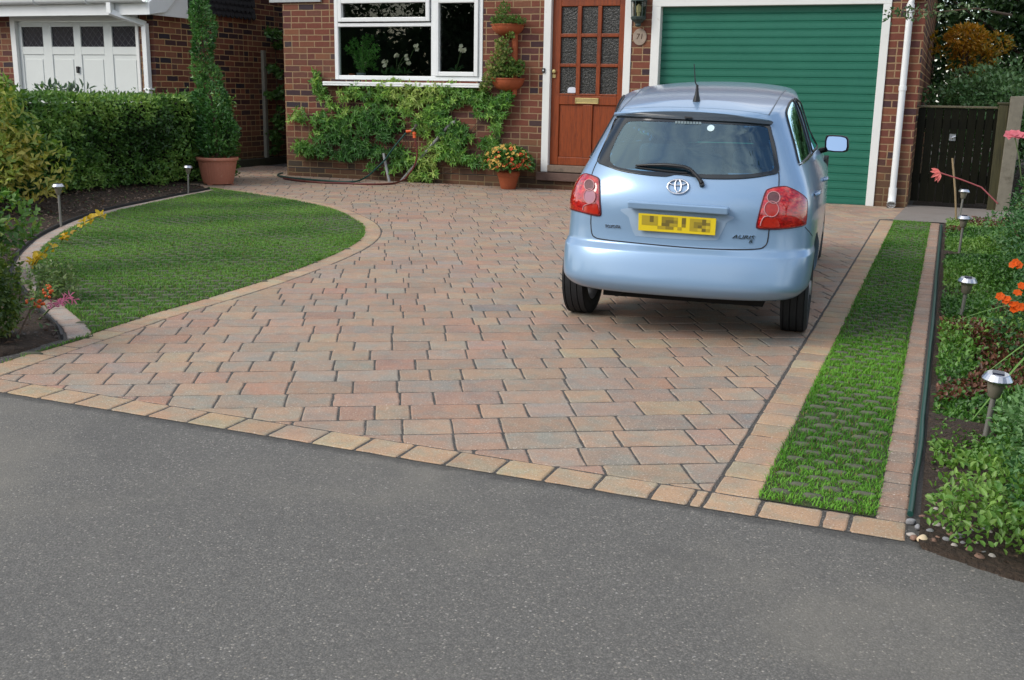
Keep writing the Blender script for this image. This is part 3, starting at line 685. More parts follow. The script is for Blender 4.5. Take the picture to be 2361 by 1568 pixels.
for a, c in wn4:
    b = MB(); b.box(a, c, YN + .022, YN + .028, wz0, wz1); wv = b.build('window', MT['darkglass'], ngd)
    b = MB(); wd, ht = c - a, wz1 - wz0
    for sgn in (1, -1):
        for q in np.arange(-1.0, 2.01, .25):
            # clipped diagonals
            pts = []
            for t in np.linspace(0, 1, 41):
                xx = (q + t * .62) * wd if sgn == 1 else (1 - q - t * .62) * wd
                if 0 <= xx <= wd: pts.append((a + xx, YN + .0205, wz0 + t * ht))
            if len(pts) > 2: b.tube([pts[0], pts[-1]], .0022, 4)
    b.build('lead_lattice', MT['lead'], wv)
b = MB(); b.box(-10.80, -10.765, YN - .03, YN, 1.265, 1.35); b.box(-10.815, -10.75, YN - .018, YN - .001, 1.325, 1.345); b.build('handle', MT['black'], ngd, bevel=.006)
b = MB(); b.box(gx0 - .09, gx0 - .004, NY - .02, NY + .09, -.05, 1.96); b.box(gx1 + .004, gx1 + .05, NY - .02, NY + .09, -.05, 1.96); b.box(gx0 - .09, gx1 + .05, NY - .018, NY + .09, 1.925, 2.0); b.build('door_frame', MT['white_paint'], nb, bevel=.004)
b = MB(); b.box(-13.6, NX1 + .16, NY - .26, NY + .02, 1.99, 2.02); b.box(-13.6, NX1 + .16, NY - .285, NY - .255, 1.97, 2.12); b.box(NX1 + .13, NX1 + .155, NY - .25, NY + .5, 1.975, 2.3)
b.prism([(NX1 + .16, NY - .285, 1.972), (NX1 + .16, NY - .285, 2.12), (NX1 + .16, NY + .55, 2.62), (NX1 + .16, NY + .55, 2.45), (NX1 + .16, NY + .02, 2.02)], (.03, 0, 0))
b.build('fascia', MT['white'], nb, bevel=.004)
b = MB()
gp = [(.055 * math.cos(a), .055 * math.sin(a)) for a in np.linspace(math.pi, 2 * math.pi, 9)]
vs = [(x_, NY - .345 + c, 2.165 + s_) for x_ in (-13.6, NX1 + .16) for c, s_ in gp] + [(x_, NY - .345 + c * .86, 2.165 + s_ * .86) for x_ in (-13.6, NX1 + .16) for c, s_ in gp]
b.add(vs, [(i, i + 1, 10 + i, 9 + i) for i in range(8)] + [(18 + i, 27 + i, 28 + i, 19 + i) for i in range(8)])
for xb in (-12.1, -11.05, -10.2): b.tube([(xb, NY - .345 + .062 * math.cos(a), 2.165 + .062 * math.sin(a)) for a in np.linspace(math.pi, 2 * math.pi, 9)], .009, 6)
b.build('gutter', MT['white'], nb, smooth=True)
b = MB(); sq = .036
def sqpipe(b, pts, s_):
    for p0, p1 in zip(pts[:-1], pts[1:]):
        p0, p1 = Vector(p0), Vector(p1); t_ = (p1 - p0).normalized(); a_ = Vector((1, 0, 0)); a_ = (a_ - t_ * a_.dot(t_)).normalized(); c_ = t_.cross(a_); e = t_ * s_ * .35
        q = [p0 - e + a_ * i * s_ + c_ * j * s_ for i, j in ((-1, -1), (1, -1), (1, 1), (-1, 1))]; b.prism(q, p1 - p0 + e * 2)
sqpipe(b, [(-9.86, NY - .34, 2.12), (-9.86, NY - .34, 2.0), (-9.575, NY - .06, 1.87), (-9.575, NY - .06, .0)], .034)
b.box(-9.62, -9.515, NY - .1, NY - .002, 1.06, 1.085); b.build('downpipe', MT['white'], nb, bevel=.004)
# tile hanging on the gable and the lean-to roof
MT['slate'] = simple('dark_hung_tile', (.02, .02, .024), .55, var=.5, scale=20)
b = MB(); z = 2.06; r_ = 0
while z < 2.75:
    yy = NY + .05 + (r_ % 2) * .05
    while yy < NY + 2.05:
        if not (yy < NY + .25 and z < 2.1):
            t0 = NX1 + .035 - .02
            out_ = [(NX1 + .03, yy, z + .16), (NX1 + .03, yy + .095, z + .16), (NX1 + .045, yy + .095, z + .04)] + [(NX1 + .047, yy + .0475 + .0475 * math.cos(a), z + .04 - .045 * math.sin(a)) for a in np.linspace(.3, math.pi - .3, 5)] + [(NX1 + .045, yy, z + .04)]
            b.prism(out_, (-.012, 0, 0))
        yy += .1
    z += .085; r_ += 1
b.build('hung_tiles', MT['slate'], nb)
b = MB(); b.prism([(-13.6, NY - .3, 2.17), (-13.6, NY + .9, 2.72), (-13.6, NY + .9, 2.66), (-13.6, NY - .3, 2.12)], (3.98 + .1, 0, 0)); b.build('roof', simple('grey_roof_tile', (.13, .12, .13), .8, var=.3), nb)
# timber batten and low dark plinth along the side wall
b = MB(); b.box(NX1 - .002, NX1 + .05, 13.66, 13.72, .10, 1.65); b.build('batten', simple('grey_batten', (.26, .25, .2), .85, var=.3, scale=40), nb)
b = MB(); b.box(NX1 + .001, NX1 + .14, 12.3, 17, -.02, .10); b.build('plinth', simple('mossy_plinth', (.04, .042, .025), .95, var=.5, scale=12, bump=.8), nb)
# end wall closing the view up the alley
ew = MB(); ew.box(-9.6, -8.04, 16.6, 16.75, -.02, 2.4); o = ew.build('garden_wall', MT['brick'], None); tag(o, 'dark brick garden wall closing the alley between the houses', 'wall')
# ------------------------------------------------------------------ side gate
gate = empty('garden_gate', (0, 12.2, 0), 'dark vertical board garden gate beside the downpipe', 'gate')
MT['gateboard'] = woodmat('dark_green_boards', (.006, .006, .0025), (.002, .002, .0015))
b = MB(); x = -.325
while x < .46:
    wd = .082 * random.uniform(.92, 1.05); b.box(x, x + wd - random.uniform(.004, .012), 12.22, 12.24, .05 + random.uniform(0, .02), 1.03); x += wd
MT['gateboard'].node_tree.nodes['Principled BSDF'].inputs['Specular IOR Level'].default_value = .12; b.build('boards', MT['gateboard'], gate)
for za in (.25, .82):
    b = MB(); b.box(-.33, .45, 12.245, 12.29, za, za + .1); b.build('rail', MT['gateboard'], gate)
b = MB(); b.box(-.34, .43, 12.2, 12.27, 1.034, 1.056); b.build('capping', MT['oldwood'], gate, bevel=.005)
b = MB(); b.box(.435, .53, 12.19, 12.29, -.05, 1.075); b.box(.42, .535, 12.18, 12.3, 1.076, 1.10); b.build('post', woodmat('mossy_post', (.05, .045, .018), (.015, .014, .008)), gate, bevel=.006)
b = MB(); b.tube([(.03, 12.2, .72), (.03, 12.19, .735), (.06, 12.19, .75)], .008, 8); b.box(.0, .06, 12.208, 12.22, .70, .77); b.build('latch', MT['steel'], gate)
b = MB(); b.prism([(.515, 12.14, -.05), (.645, 12.14, -.05), (.665, 12.14, 1.165), (.535, 12.14, 1.16)], (0, .12, 0))
o = b.build('gate_post', simple('weathered_concrete', (.17, .155, .12), .9, var=.3, scale=20, bump=.6, dirt=((.08, .07, .05), 9, .5, .7)), None, bevel=.008); tag(o, 'tall grey weathered concrete post beside the gate', 'post')

# ------------------------------------------------------------------ solar lights
def solar(px, py, h, label, tilt=(0, 0)):
    p = gr(px, py); o = empty('solar_light', (p.x, p.y, 0), label, 'garden light', 'stake lights along the flower beds')
    o.rotation_euler = (tilt[0], tilt[1], 0)
    r = .047
    b = MB(); b.tube([(0, 0, -.03), (0, 0, h - .075)], .0095, 10); b.build('stake', simple('dull_metal', (.25, .24, .22), .5, metal=.5), o, smooth=True, local=True)
    b = MB(); b.lathe([(.014, h - .085), (.02, h - .08), (.030, h - .03), (.0, h - .03)], (0, 0, 0), 18); b.build('lamp_body', simple('smoked_lens', (.20, .18, .14), .25, spec=.6), o, smooth=True, local=True)
    b = MB(); b.lathe([(.028, h - .032), (r, h - .026), (r + .002, h - .02), (r * .78, h - .002), (r * .72, h), (.0, h)], (0, 0, 0), 8 if h > .5 else 20); b.build('cap', MT['steel'], o, local=True, bevel=.0015)
    b = MB(); b.box(-.018, .018, -.018, .018, h + .0005, h + .004); b.build('solar_panel', simple('solar_cell', (.02, .025, .05), .2), o, local=True)
    return o
solar(141, 524, .345, 'stake light with a pale cap in the soil left of the lawn')
solar(434, 447, .30, 'stake light standing by the salmon plant pot', (0, .05))
solar(2208, 520, .33, 'farthest stake light of the right bed, in front of the gate', (0, .06))
solar(2209, 592, .30, 'stake light between the gate and the planted right bed', (0, .03))
solar(2213, 742, .235, 'tilted stake light midway along the right bed', (.05, .06))
solar(2268, 1020, .245, 'large stake light half hidden by the bush near the road', (.05, .07))

# ------------------------------------------------------------------ hoses, tap and waste pipes
HG = simple('green_hose', (.012, .06, .05), .4, var=.2); HRd = simple('red_brown_hose', (.13, .03, .025), .4, var=.2)
hose = empty('garden_hose', (-6.15, NF - .06, .6), 'green and red hose hanging from the orange tap fittings', 'hose')
def onwall(pts, off=.05): return [Vector((at(*z2(*q), NF - off))) for q in pts]
tp = onwall([(1205, 1012)], .18)[0]
gpts = [Vector(p) for p in onwall([(1165, 1020), (1105, 1090), (1050, 1160), (1000, 1230), (930, 1300), (860, 1360)], .17)] + [gr(*z2(760, 1398), .015), gr(*z2(560, 1392), .015), gr(*z2(380, 1378), .015), gr(*z2(230, 1362), .015), gr(*z2(178, 1352), .015), gr(*z2(185, 1338), .018), gr(*z2(215, 1332), .02)]
b = MB(); b.tube([Vector(q) for q in catmull([tuple(v) for v in gpts], 8)], .011, 8); b.build('green_hose', HG, hose, smooth=True)
rpts = [Vector(p) for p in onwall([(1228, 1060), (1243, 1130), (1247, 1200), (1225, 1280), (1185, 1340), (1140, 1385)], .19)] + [gr(*z2(1060, 1412), .013), gr(*z2(900, 1418), .013), gr(*z2(700, 1410), .013), gr(*z2(500, 1404), .013), gr(*z2(330, 1390), .013), gr(*z2(220, 1372), .013)]
b = MB(); b.tube([Vector(q) for q in catmull([tuple(v) for v in rpts], 8)], .0115, 8); b.build('red_hose', HRd, hose, smooth=True)
MT['orange'] = simple('orange_plastic', (.65, .10, .02), .4, var=.1)
b = MB(); q = onwall([(1205, 1008), (1165, 1012), (1225, 1015), (1228, 1062)], .185)
b.tube([q[0], q[1]], [.014, .019], 12); b.tube([q[2], q[2].lerp(q[3], .4), q[2].lerp(q[3], .45), q[3]], [.02, .024, .018, .022], 12); b.build('connector', MT['orange'], hose, smooth=True)
tap = empty('outside_tap', tuple(tp), 'dark outside tap on the brick wall above the hose', 'tap')
b = MB(); q = onwall([(1210, 1000), (1228, 985), (1243, 960)], .18); b.tube([q[0] + Vector((0, .178, .01)), q[0], q[0] + Vector((0, -.012, -.02))], .013, 10); b.tube([q[0], q[1]], .011, 8); b.tube([q[1], q[2]], [.012, .022], 10); b.build('tap_body', simple('grey_brass', (.14, .13, .12), .5, metal=.4), tap, smooth=True)
MT['greypipe'] = simple('grey_waste_pipe', (.33, .34, .34), .5, var=.15, dirt=((.2, .2, .18), 25, .55, .7))
b = MB(); q = onwall([(990, 1180), (1000, 1240), (1037, 1412)], .13); b.tube(q, .017, 12); o = b.build('waste_pipe', MT['greypipe'], None, smooth=True); tag(o, 'short upright grey pipe at the foot of the climber', 'pipe')
b = MB(); q = onwall([(1540, 938), (1505, 950), (1470, 990), (1110, 1412)], .10); b.tube(q, [.02, .02, .02, .019], 12); o = b.build('waste_pipe', simple('dark_grey_pipe', (.2, .2, .2), .55, var=.2), None, smooth=True); tag(o, 'slanting grey waste pipe half hidden by the climber', 'pipe')
# hose along the right-hand border
b = MB(); hp = [gr(*p_, .012) for p_ in ((2170, 520), (2160, 620), (2150, 740), (2138, 860), (2127, 960), (2124, 1010), (2117, 1060), (2108, 1110), (2102, 1160), (2098, 1185))]
b.tube([Vector(q) for q in catmull([tuple(v) for v in hp], 6)], .0085, 8); o = b.build('watering_hose', HG, None, smooth=True); tag(o, 'long thin green hose lying beside the narrow right border', 'hose')
# black edging strip left of the lawn
bo2 = resample(offset2(back_o, .014), .06); pts = [(p_[0], p_[1]) for p_ in bo2]
b = MB(); off_ = offset2(bo2, .010); n = len(bo2)
vs = [(q[0], q[1], z_) for q, z_ in [(bo2[i], -.02) for i in range(n)] + [(bo2[i], .020) for i in range(n)] + [(off_[i], .020) for i in range(n)] + [(off_[i], -.02) for i in range(n)]]
fs = [(k * n + i, k * n + i + 1, ((k + 1) % 4) * n + i + 1, ((k + 1) % 4) * n + i) for k in range(4) for i in range(n - 1)] + [(0, n, 2 * n, 3 * n), (n - 1, 4 * n - 1, 3 * n - 1, 2 * n - 1)]
b.add(vs, fs); o = b.build('lawn_edging', simple('black_edging', (.03, .03, .032), .6, var=.3), None); tag(o, 'black plastic edging strip curving round the soil side of the lawn', 'edging')
# bamboo cane and pebbles
b = MB(); A = gr(2205, 520); T = at(2195, 365, A.y); b.tube([A - Vector((0, 0, .03)), A.lerp(T, .5) + Vector((.006, 0, 0)), T], .009, 8); o = b.build('bamboo_cane', simple('cane', (.28, .2, .11), .7, var=.3, scale=30), None, smooth=True); tag(o, 'thin upright bamboo cane in front of the gate', 'cane')
def pebble(p, r, mat, label, grp=None):
    bm = bmesh.new(); bmesh.ops.create_icosphere(bm, subdivisions=3, radius=1)
    sx_, sy_, sz_ = r * rng.uniform(.8, 1.3), r * rng.uniform(.7, 1.0), r * rng.uniform(.5, .75); ph = rng.uniform(0, 6, 3)
    for v in bm.verts: v.co *= 1 + .12 * math.sin(v.co.x * 3 + ph[0]) * math.cos(v.co.y * 2.6 + ph[1]) + .06 * math.sin(v.co.z * 5 + ph[2])
    bm.transform(Matrix.Rotation(rng.uniform(0, 6), 4, 'Z') @ Matrix.Diagonal((sx_, sy_, sz_, 1)))
    me = bpy.data.meshes.new('pebble'); bm.to_mesh(me); bm.free(); me.polygons.foreach_set('use_smooth', [True] * len(me.polygons))
    o = link('pebble', me, mat); o.location = (p.x, p.y, p.z + r * .3); tag(o, label, 'pebble', grp); return o
PEB = [simple('grey_pebble', (.25, .25, .26), .7, var=.3, scale=60), simple('brown_pebble', (.24, .14, .10), .7, var=.3, scale=60), simple('pale_pebble', (.42, .38, .34), .7, var=.3, scale=60)]
pebble(gr(2126, 1247), .017, simple('cream_pebble', (.66, .52, .34), .65, var=.2, scale=60), 'cream pebble lying at the road edge by the border corner')
for q in [(1230, 1005), (1225, 1045), (1130, 1100), (1050, 1140), (1235, 1165), (1510, 1200), (1570, 1190), (1620, 1215), (1240, 1255), (1490, 1280), (1520, 1290), (1050, 1235), (1070, 1255), (1210, 1285), (1630, 1385), (1570, 1355), (1240, 1100), (1100, 1180), (1330, 1230), (1420, 1290), (1360, 1310), (1180, 1210), (1290, 1190), (1390, 1250), (1460, 1340), (1540, 1390), (1300, 1270), (1480, 1180)]:
    px = ((2100 + q[0] / 2.614) * FS, (1000 + q[1] / 2.614) * FS)
    pebble(gr(*px), rng.uniform(.005, .0125), random.choice(PEB), 'small pebble among the plants at the roadside corner of the right bed', 'pebbles at the bed corner')
# ------------------------------------------------------------------ grass grown through concrete cells
def in_poly_np(P, poly):
    poly = np.asarray(poly); x, y = P[:, 0], P[:, 1]; c = np.zeros(len(P), bool); j = len(poly) - 1
    for i in range(len(poly)):
        xi, yi = poly[i]; xj, yj = poly[j]
        with np.errstate(divide='ignore', invalid='ignore'):
            k = ((yi > y) != (yj > y)) & (x < (xj - xi) * (y - yi) / (yj - yi) + xi)
        c ^= k; j = i
    return c
def lownoise(P, f, seed, n=10):
    r = np.random.default_rng(seed); o = np.zeros(len(P))
    for k in range(n):
        a = r.normal(0, 1, P.shape[1]); a /= np.linalg.norm(a); o += np.sin(P @ a * f * r.uniform(.5, 1.7) + r.uniform(0, 6.3))
    return o / math.sqrt(n)
def cells(name, poly, ang, dx, dy, half, z=.006):
    """low concrete nubs of a grass paver, in staggered rows"""
    poly = np.asarray(poly); c, s_ = math.cos(ang), math.sin(ang); A = np.array([[c, s_], [-s_, c]]); q = poly @ A.T
    pts = []
    r_ = 0; v = q[:, 1].min()
    while v < q[:, 1].max():
        u = q[:, 0].min() + (r_ % 2) * dx / 2
        while u < q[:, 0].max(): pts.append((u, v)); u += dx
        v += dy; r_ += 1
    pts = np.array(pts) @ A
    pts = pts[in_poly_np(pts, poly)]
    V = []; F = []
    for p in pts:
        b0 = len(V); rx, ry = half[0] * rng.uniform(.85, 1.1), half[1] * rng.uniform(.8, 1.15)
        for rr, zz in ((1, -.012), (1, z * .3), (.72, z)):
            for k in range(10):
                t = 2 * math.pi * k / 10; e = np.array([rx * rr * math.copysign(abs(math.cos(t)) ** .7, math.cos(t)), ry * rr * math.copysign(abs(math.sin(t)) ** .7, math.sin(t))]) @ A
                V.append((p[0] + e[0], p[1] + e[1], zz))
        for r2 in range(2):
            for k in range(10): F.append((b0 + r2 * 10 + k, b0 + r2 * 10 + (k + 1) % 10, b0 + (r2 + 1) * 10 + (k + 1) % 10, b0 + (r2 + 1) * 10 + k))
        F.append(tuple(b0 + 20 + k for k in range(10)))
    me = bpy.data.meshes.new(name); me.from_pydata(V, [], F); me.polygons.foreach_set('use_smooth', [True] * len(F)); me.update()
    o = link(name, me, simple('paver_concrete', (.105, .11, .075), .9, var=.3, scale=30, bump=.5, bscale=120)); tag(o, kind='structure'); return pts, A
def grass(name, poly, dens, hgt, wid, cellsdata, half, cola, colb, seed, avoid=.8, colc=None):
    r = np.random.default_rng(seed); poly = np.asarray(poly); lo, hi = poly.min(0), poly.max(0)
    n = int(dens * np.prod(hi - lo)); P = r.uniform(lo, hi, (n, 2)); P = P[in_poly_np(P, poly)]
    pts, A = cellsdata
    # drop blades standing on the nubs
    from mathutils.kdtree import KDTree
    kd = KDTree(len(pts)); [kd.insert((p[0], p[1], 0), i) for i, p in enumerate(pts)]; kd.balance()
    keep = np.ones(len(P), bool)
    for i, p in enumerate(P):
        co, k, d = kd.find((p[0], p[1], 0)); e = A @ (p - pts[k])
        if (e[0] / half[0]) ** 2 + (e[1] / half[1]) ** 2 < 1.05 and r.random() < avoid: keep[i] = False
    P = P[keep]; n = len(P)
    bald = lownoise(P, 5, seed + 1); keep = r.random(n) < np.clip(1.0 + .35 * bald, .45, 1); P = P[keep]; n = len(P)
    h = hgt * r.uniform(.5, 1.25, n) * (1 + .2 * lownoise(P, 7, seed + 2)); a = r.uniform(0, 2 * math.pi, n); le = r.uniform(.3, 1.7, n) * h
    D = np.stack([np.cos(a), np.sin(a)], 1); S = np.stack([-D[:, 1], D[:, 0]], 1); w_ = wid * r.uniform(.7, 1.3, n)
    B = np.c_[P, np.full(n, .0)]
    S3 = np.c_[S, np.zeros(n)] * w_[:, None] / 2
    mid = np.c_[P + D * (le * .35)[:, None], h * .62]; tip = np.c_[P + D * le[:, None], h * .95]
    V = np.stack([B - S3, B + S3, mid + S3 * .8, mid - S3 * .8, tip], 1).reshape(-1, 3)
    i0 = np.arange(n)[:, None] * 5
    F = np.concatenate([i0 + [0, 1, 2], i0 + [0, 2, 3], i0 + [3, 2, 4]], 0)
    t = np.clip(.5 + .28 * lownoise(P, 4, seed + 3) + r.normal(0, .22, n), 0, 1)[:, None]
    C = np.array(cola) * (1 - t) + np.array(colb) * t
    dry = r.random(n) < .10; C[dry] = np.array((.20, .19, .06)) * r.uniform(.5, 1.2, (dry.sum(), 1))
    me = arrays_mesh(name, V, F, np.repeat(C, 5, 0)); o = link(name, me, MT['grass']); tag(o, kind='stuff'); return o
lawn_poly = [tuple(q) for q in arc_i[4:-6:2]] + [tuple(q) for q in back_i[::-1][2:]]
MT['lawnbase'] = simple('lawn_soil', (.045, .06, .02), .95, var=.5, scale=40, bump=.6)
flat('lawn', [tuple(q) for q in offset2(arc_o, BAND - .002)[4::2]] + [tuple(q) for q in offset2(back_o, -.113)[::-1]], .0008, MT['lawnbase'])
HALF = (.047, .0125)
cd = cells('lawn_cells', lawn_poly, TH, .125, .088, HALF, .008)
# a little overhang of blades across the block edge
lp2 = [tuple(q) for q in offset2(arc_o, BAND - .012)[4:-6:2]] + [tuple(q) for q in offset2(back_o, -.105)[::-1][2:]]
grass('lawn_grass', lp2, 14000, .0155, .004, cd, HALF, (.055, .165, .025), (.19, .37, .065), 11, .68)
strip_poly = [(GL + .004, FRONT(-.3) + FW + .004), (GRT - .004, FRONT(-.1) + FW + .004), (GRT - .003, 10.6), (GL + .003, 10.6)]
flat('grass_strip', [(GL + .001, FRONT(-.3) + FW - .002), (GRT - .001, FRONT(-.1) + FW - .002), (GRT - .001, 10.6), (GL + .001, 10.6)], .0008, MT['lawnbase'])
HALF2 = (.036, .0125)
cd2 = cells('strip_cells', strip_poly, 0.0, .09, .078, HALF2, .009)
sp2 = [(GL - .006, FRONT(-.3) + FW + .001), (GRT + .006, FRONT(-.1) + FW + .001), (GRT + .004, 10.61), (GL - .004, 10.61)]
grass('strip_grass', [(x_, min(y_, 5.2)) for x_, y_ in sp2], 30000, .0150, .0032, cd2, HALF2, (.065, .22, .018), (.20, .45, .055), 12, .82)
grass('strip_grass', [(x_, max(y_, 5.2)) for x_, y_ in sp2], 15000, .016, .004, cd2, HALF2, (.045, .16, .018), (.15, .33, .05), 13, .75)

# ------------------------------------------------------------------ foliage
def leafset(P, D, Nn, L, W, C, fold=.25, droop=.12, six=False):
    """arrays: base points, directions, face normals, lengths, widths, colours -> kite leaves creased along the midrib"""
    n = len(P); D = D / np.linalg.norm(D, axis=1)[:, None]; S = np.cross(D, Nn); S /= np.linalg.norm(S, axis=1)[:, None] + 1e-9; Nn = np.cross(S, D)
    L = np.broadcast_to(L, n)[:, None]; W = np.broadcast_to(W, n)[:, None]
    base = P; l1 = P + D * L * .38 + S * W * .5 + Nn * W * fold; r1 = P + D * L * .38 - S * W * .5 + Nn * W * fold
    mid = P + D * L * .5; tip = P + D * L - Nn * L * droop
    if not six:
        V = np.stack([base, l1, tip, r1], 1).reshape(-1, 3); i0 = np.arange(n)[:, None] * 4
        return V, np.concatenate([i0 + [0, 2, 1], i0 + [0, 3, 2]], 0), np.repeat(C, 4, 0)
    l2 = P + D * L * .72 + S * W * .38 + Nn * W * fold * .7; r2 = P + D * L * .72 - S * W * .38 + Nn * W * fold * .7
    V = np.stack([base, l1, l2, tip, r2, r1], 1).reshape(-1, 3); i0 = np.arange(n)[:, None] * 6
    return V, np.concatenate([i0 + [0, 2, 1], i0 + [0, 3, 2], i0 + [0, 4, 3], i0 + [0, 5, 4]], 0), np.repeat(C, 6, 0)
class Foliage:
    def __init__(s): s.V = []; s.F = []; s.C = []; s.k = 0
    def add(s, vfc):
        V, F, C = vfc; s.V.append(V); s.F.append(F + s.k); s.C.append(C); s.k += len(V)
    def build(s, name, mat, parent=None):
        return link(name, arrays_mesh(name, np.concatenate(s.V), np.concatenate(s.F), np.concatenate(s.C)), mat, parent)
def unit(n, r):
    v = r.normal(0, 1, (n, 3)); return v / np.linalg.norm(v, axis=1)[:, None]
def tones(P, pal, r, f=6.0, seed=1, wts=None):
    """leaf colours: clumps of one shade or another, plus leaf-to-leaf scatter"""
    pal = np.array(pal); k = len(pal); t = np.clip((.5 + .33 * lownoise(P, f, seed)) * (k - 1) + r.normal(0, .55, len(P)), 0, k - 1.001)
    i = t.astype(int); fr = (t - i)[:, None]; return np.clip((pal[i] * (1 - fr) + pal[i + 1] * fr) * r.uniform(.8, 1.2, (len(P), 1)), 0, 1)
def scatter(P, Out, L, W, C, r, spread=.9, up=.25, fold=.25, six=False, droop=.12):
    """leaves that grow outward from a surface"""
    n = len(P); D = Out + unit(n, r) * spread + np.array([0, 0, up]); Nn = Out + unit(n, r) * .7 + np.array([0, 0, .6])
    return leafset(P, D, Nn, L * r.uniform(.65, 1.3, n), W * r.uniform(.7, 1.25, n), C, fold, droop, six)
GREEN = [(.035, .09, .018), (.08, .185, .035), (.155, .30, .055), (.27, .41, .09)]

# --- clipped hedge
hr = np.random.default_rng(21)
hf = [gr(-330, 505), gr(49, 468), gr(172, 450), gr(300, 436), gr(405, 428)]
he = at(556, 300, 11.15)
hedge = empty('hedge', (-9.2, 10.6, 0), 'long clipped dark green hedge in front of the white neighbouring garage door', 'hedge')
front = resample(np.array([[p.x, p.y] for p in hf] + [[he.x, 10.95]]), .1)
tx = np.gradient(front, axis=0); tx /= np.linalg.norm(tx, axis=1)[:, None]; bk = np.stack([-tx[:, 1], tx[:, 0]], 1)   # pointing away from the viewer
ls = np.r_[0, np.cumsum(np.linalg.norm(np.diff(front, axis=0), axis=1))]
def hedge_pt(s_, v, d):
    p = np.stack([np.interp(s_, ls, front[:, k]) for k in (0, 1)], 1); b_ = np.stack([np.interp(s_, ls, bk[:, k]) for k in (0, 1)], 1)
    return np.c_[p + b_ * d[:, None], v], np.c_[b_, np.zeros(len(s_))]
HH, HDp = 1.0, .62
F_ = Foliage()
n = 19000; s_ = hr.uniform(0, ls[-1], n); v = hr.uniform(.04, HH, n) ** 1; d = hr.uniform(-.03, .12, n) - .06 * np.sin(v / HH * math.pi) + .10 * (1 - v / HH)
P, B_ = hedge_pt(s_, v, d); P += hr.normal(0, .012, P.shape); bump_ = lownoise(P, 9, 5); P -= B_ * (bump_ * .06 + .04 * lownoise(P, 21, 6))[:, None]
F_.add(scatter(P, -B_, .05, .027, tones(P, GREEN, hr, 9, 4), hr, 1.1, .4))
n = 11000; s_ = hr.uniform(0, ls[-1], n); d = hr.uniform(0, HDp, n); v = HH + hr.uniform(-.06, .02, n)
P, B_ = hedge_pt(s_, v, d); P[:, 2] += .022 * lownoise(P, 8, 8) + np.where(hr.random(n) < .03, hr.uniform(0, .08, n), 0)
F_.add(scatter(P, np.tile([0, 0, 1.], (n, 1)), .036, .02, tones(P, [(.06, .14, .025), (.11, .22, .04), (.18, .29, .07)], hr, 8, 4), hr, .9, .3))
n = 5000; v = hr.uniform(.05, HH, n); d = hr.uniform(0, HDp, n); P, B_ = hedge_pt(np.full(n, ls[-1]), v, d); e_ = np.r_[tx[-1], 0]; P += e_ * (hr.uniform(-.05, .08, n) + .05 * lownoise(P, 9, 6))[:, None]
F_.add(scatter(P, np.tile(e_, (n, 1)), .038, .022, tones(P, GREEN, hr, 8, 4), hr, 1.0, .3))
F_.build('foliage', MT['leaf'], hedge)
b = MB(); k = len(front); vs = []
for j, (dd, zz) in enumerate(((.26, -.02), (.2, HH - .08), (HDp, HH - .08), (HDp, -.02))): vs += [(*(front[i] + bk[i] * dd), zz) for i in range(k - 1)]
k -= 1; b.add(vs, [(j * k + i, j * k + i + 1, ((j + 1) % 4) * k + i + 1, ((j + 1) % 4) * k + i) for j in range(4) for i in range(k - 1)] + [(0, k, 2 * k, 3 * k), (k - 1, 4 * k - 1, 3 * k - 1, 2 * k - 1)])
b.build('shade_core', simple('shade_core', (.018, .022, .010), .95, var=.6, scale=25), hedge)  # solid dark core added to block light through the hedge, in place of twigs

def shrub(name, c, rad, label, cat, pal, n, L, W, seed, mat='leaf', group=None, lumps=14, core=True, f=7, up=.3, six=False, trunk=True, spread=.95, only=None):
    """a bush built of many leaf clumps over crooked stems"""
    r = np.random.default_rng(seed); c = np.array(c, float); rad = np.array(rad, float)
    o = empty(name, (c[0], c[1], 0), label, cat, group)
    cen = []; 
    while len(cen) < lumps:
        q = unit(1, r)[0] * r.uniform(.35, .78) 
        if c[2] + q[2] * rad[2] > .02: cen.append(q)
    cen = np.array(cen); cr_ = r.uniform(.28, .5, lumps)
    i = r.integers(0, lumps, n); dirs = unit(n, r); rr = r.uniform(.55, 1.05, n) ** .5
    Q = cen[i] + dirs * (cr_[i] * rr)[:, None]; keep = np.ones(n, bool)
    P = c + Q * rad; keep &= P[:, 2] > .01
    P, dirs = P[keep], dirs[keep]
    F = Foliage(); F.add(scatter(P, dirs, L, W, tones(P, pal, r, f, seed), r, spread, up, six=six)); F.build('foliage', MT[mat], o)
    if trunk:
        b = MB()
        for q in cen[:9]:
            t = c + q * rad * .8; base = np.array([c[0] + r.normal(0, .04), c[1] + r.normal(0, .04), -.02]); m_ = base * .5 + t * .5 + r.normal(0, .03, 3)
            b.tube([base, m_, t], [.012, .008, .004], 6)
        b.build('stems', MT['bark'], o, smooth=True)
    return o
GOLD = [(.045, .12, .02), (.09, .20, .035), (.17, .29, .05), (.30, .37, .07), (.48, .42, .09)]
def gpt(px, py, z=0): p = gr(px, py); return (p.x, p.y, z)
p = gpt(-70, 490); shrub('golden_shrub', (p[0], p[1], .62), (.95, .7, .66), 'tall golden green shrub at the left end of the hedge', 'shrub', GOLD, 8500, .075, .032, 31, lumps=20, f=6, spread=1.3)
p = gpt(-205, 640); shrub('golden_shrub', (p[0], p[1], .30), (.70, .6, .42), 'spreading yellow green shrub at the left edge beside the soil', 'shrub', GOLD, 7000, .055, .028, 32, lumps=18, f=7, spread=1.2)
p = gpt(-38, 795); shrub('berry_bush', (p[0], p[1], .27), (.27, .3, .33), 'small bush at the near left corner beside the orange berries', 'shrub', [(.03, .07, .015), (.07, .13, .02), (.15, .2, .03), (.25, .24, .05)], 4200, .03, .015, 33, lumps=16, f=9)
p = gpt(85, 520); 
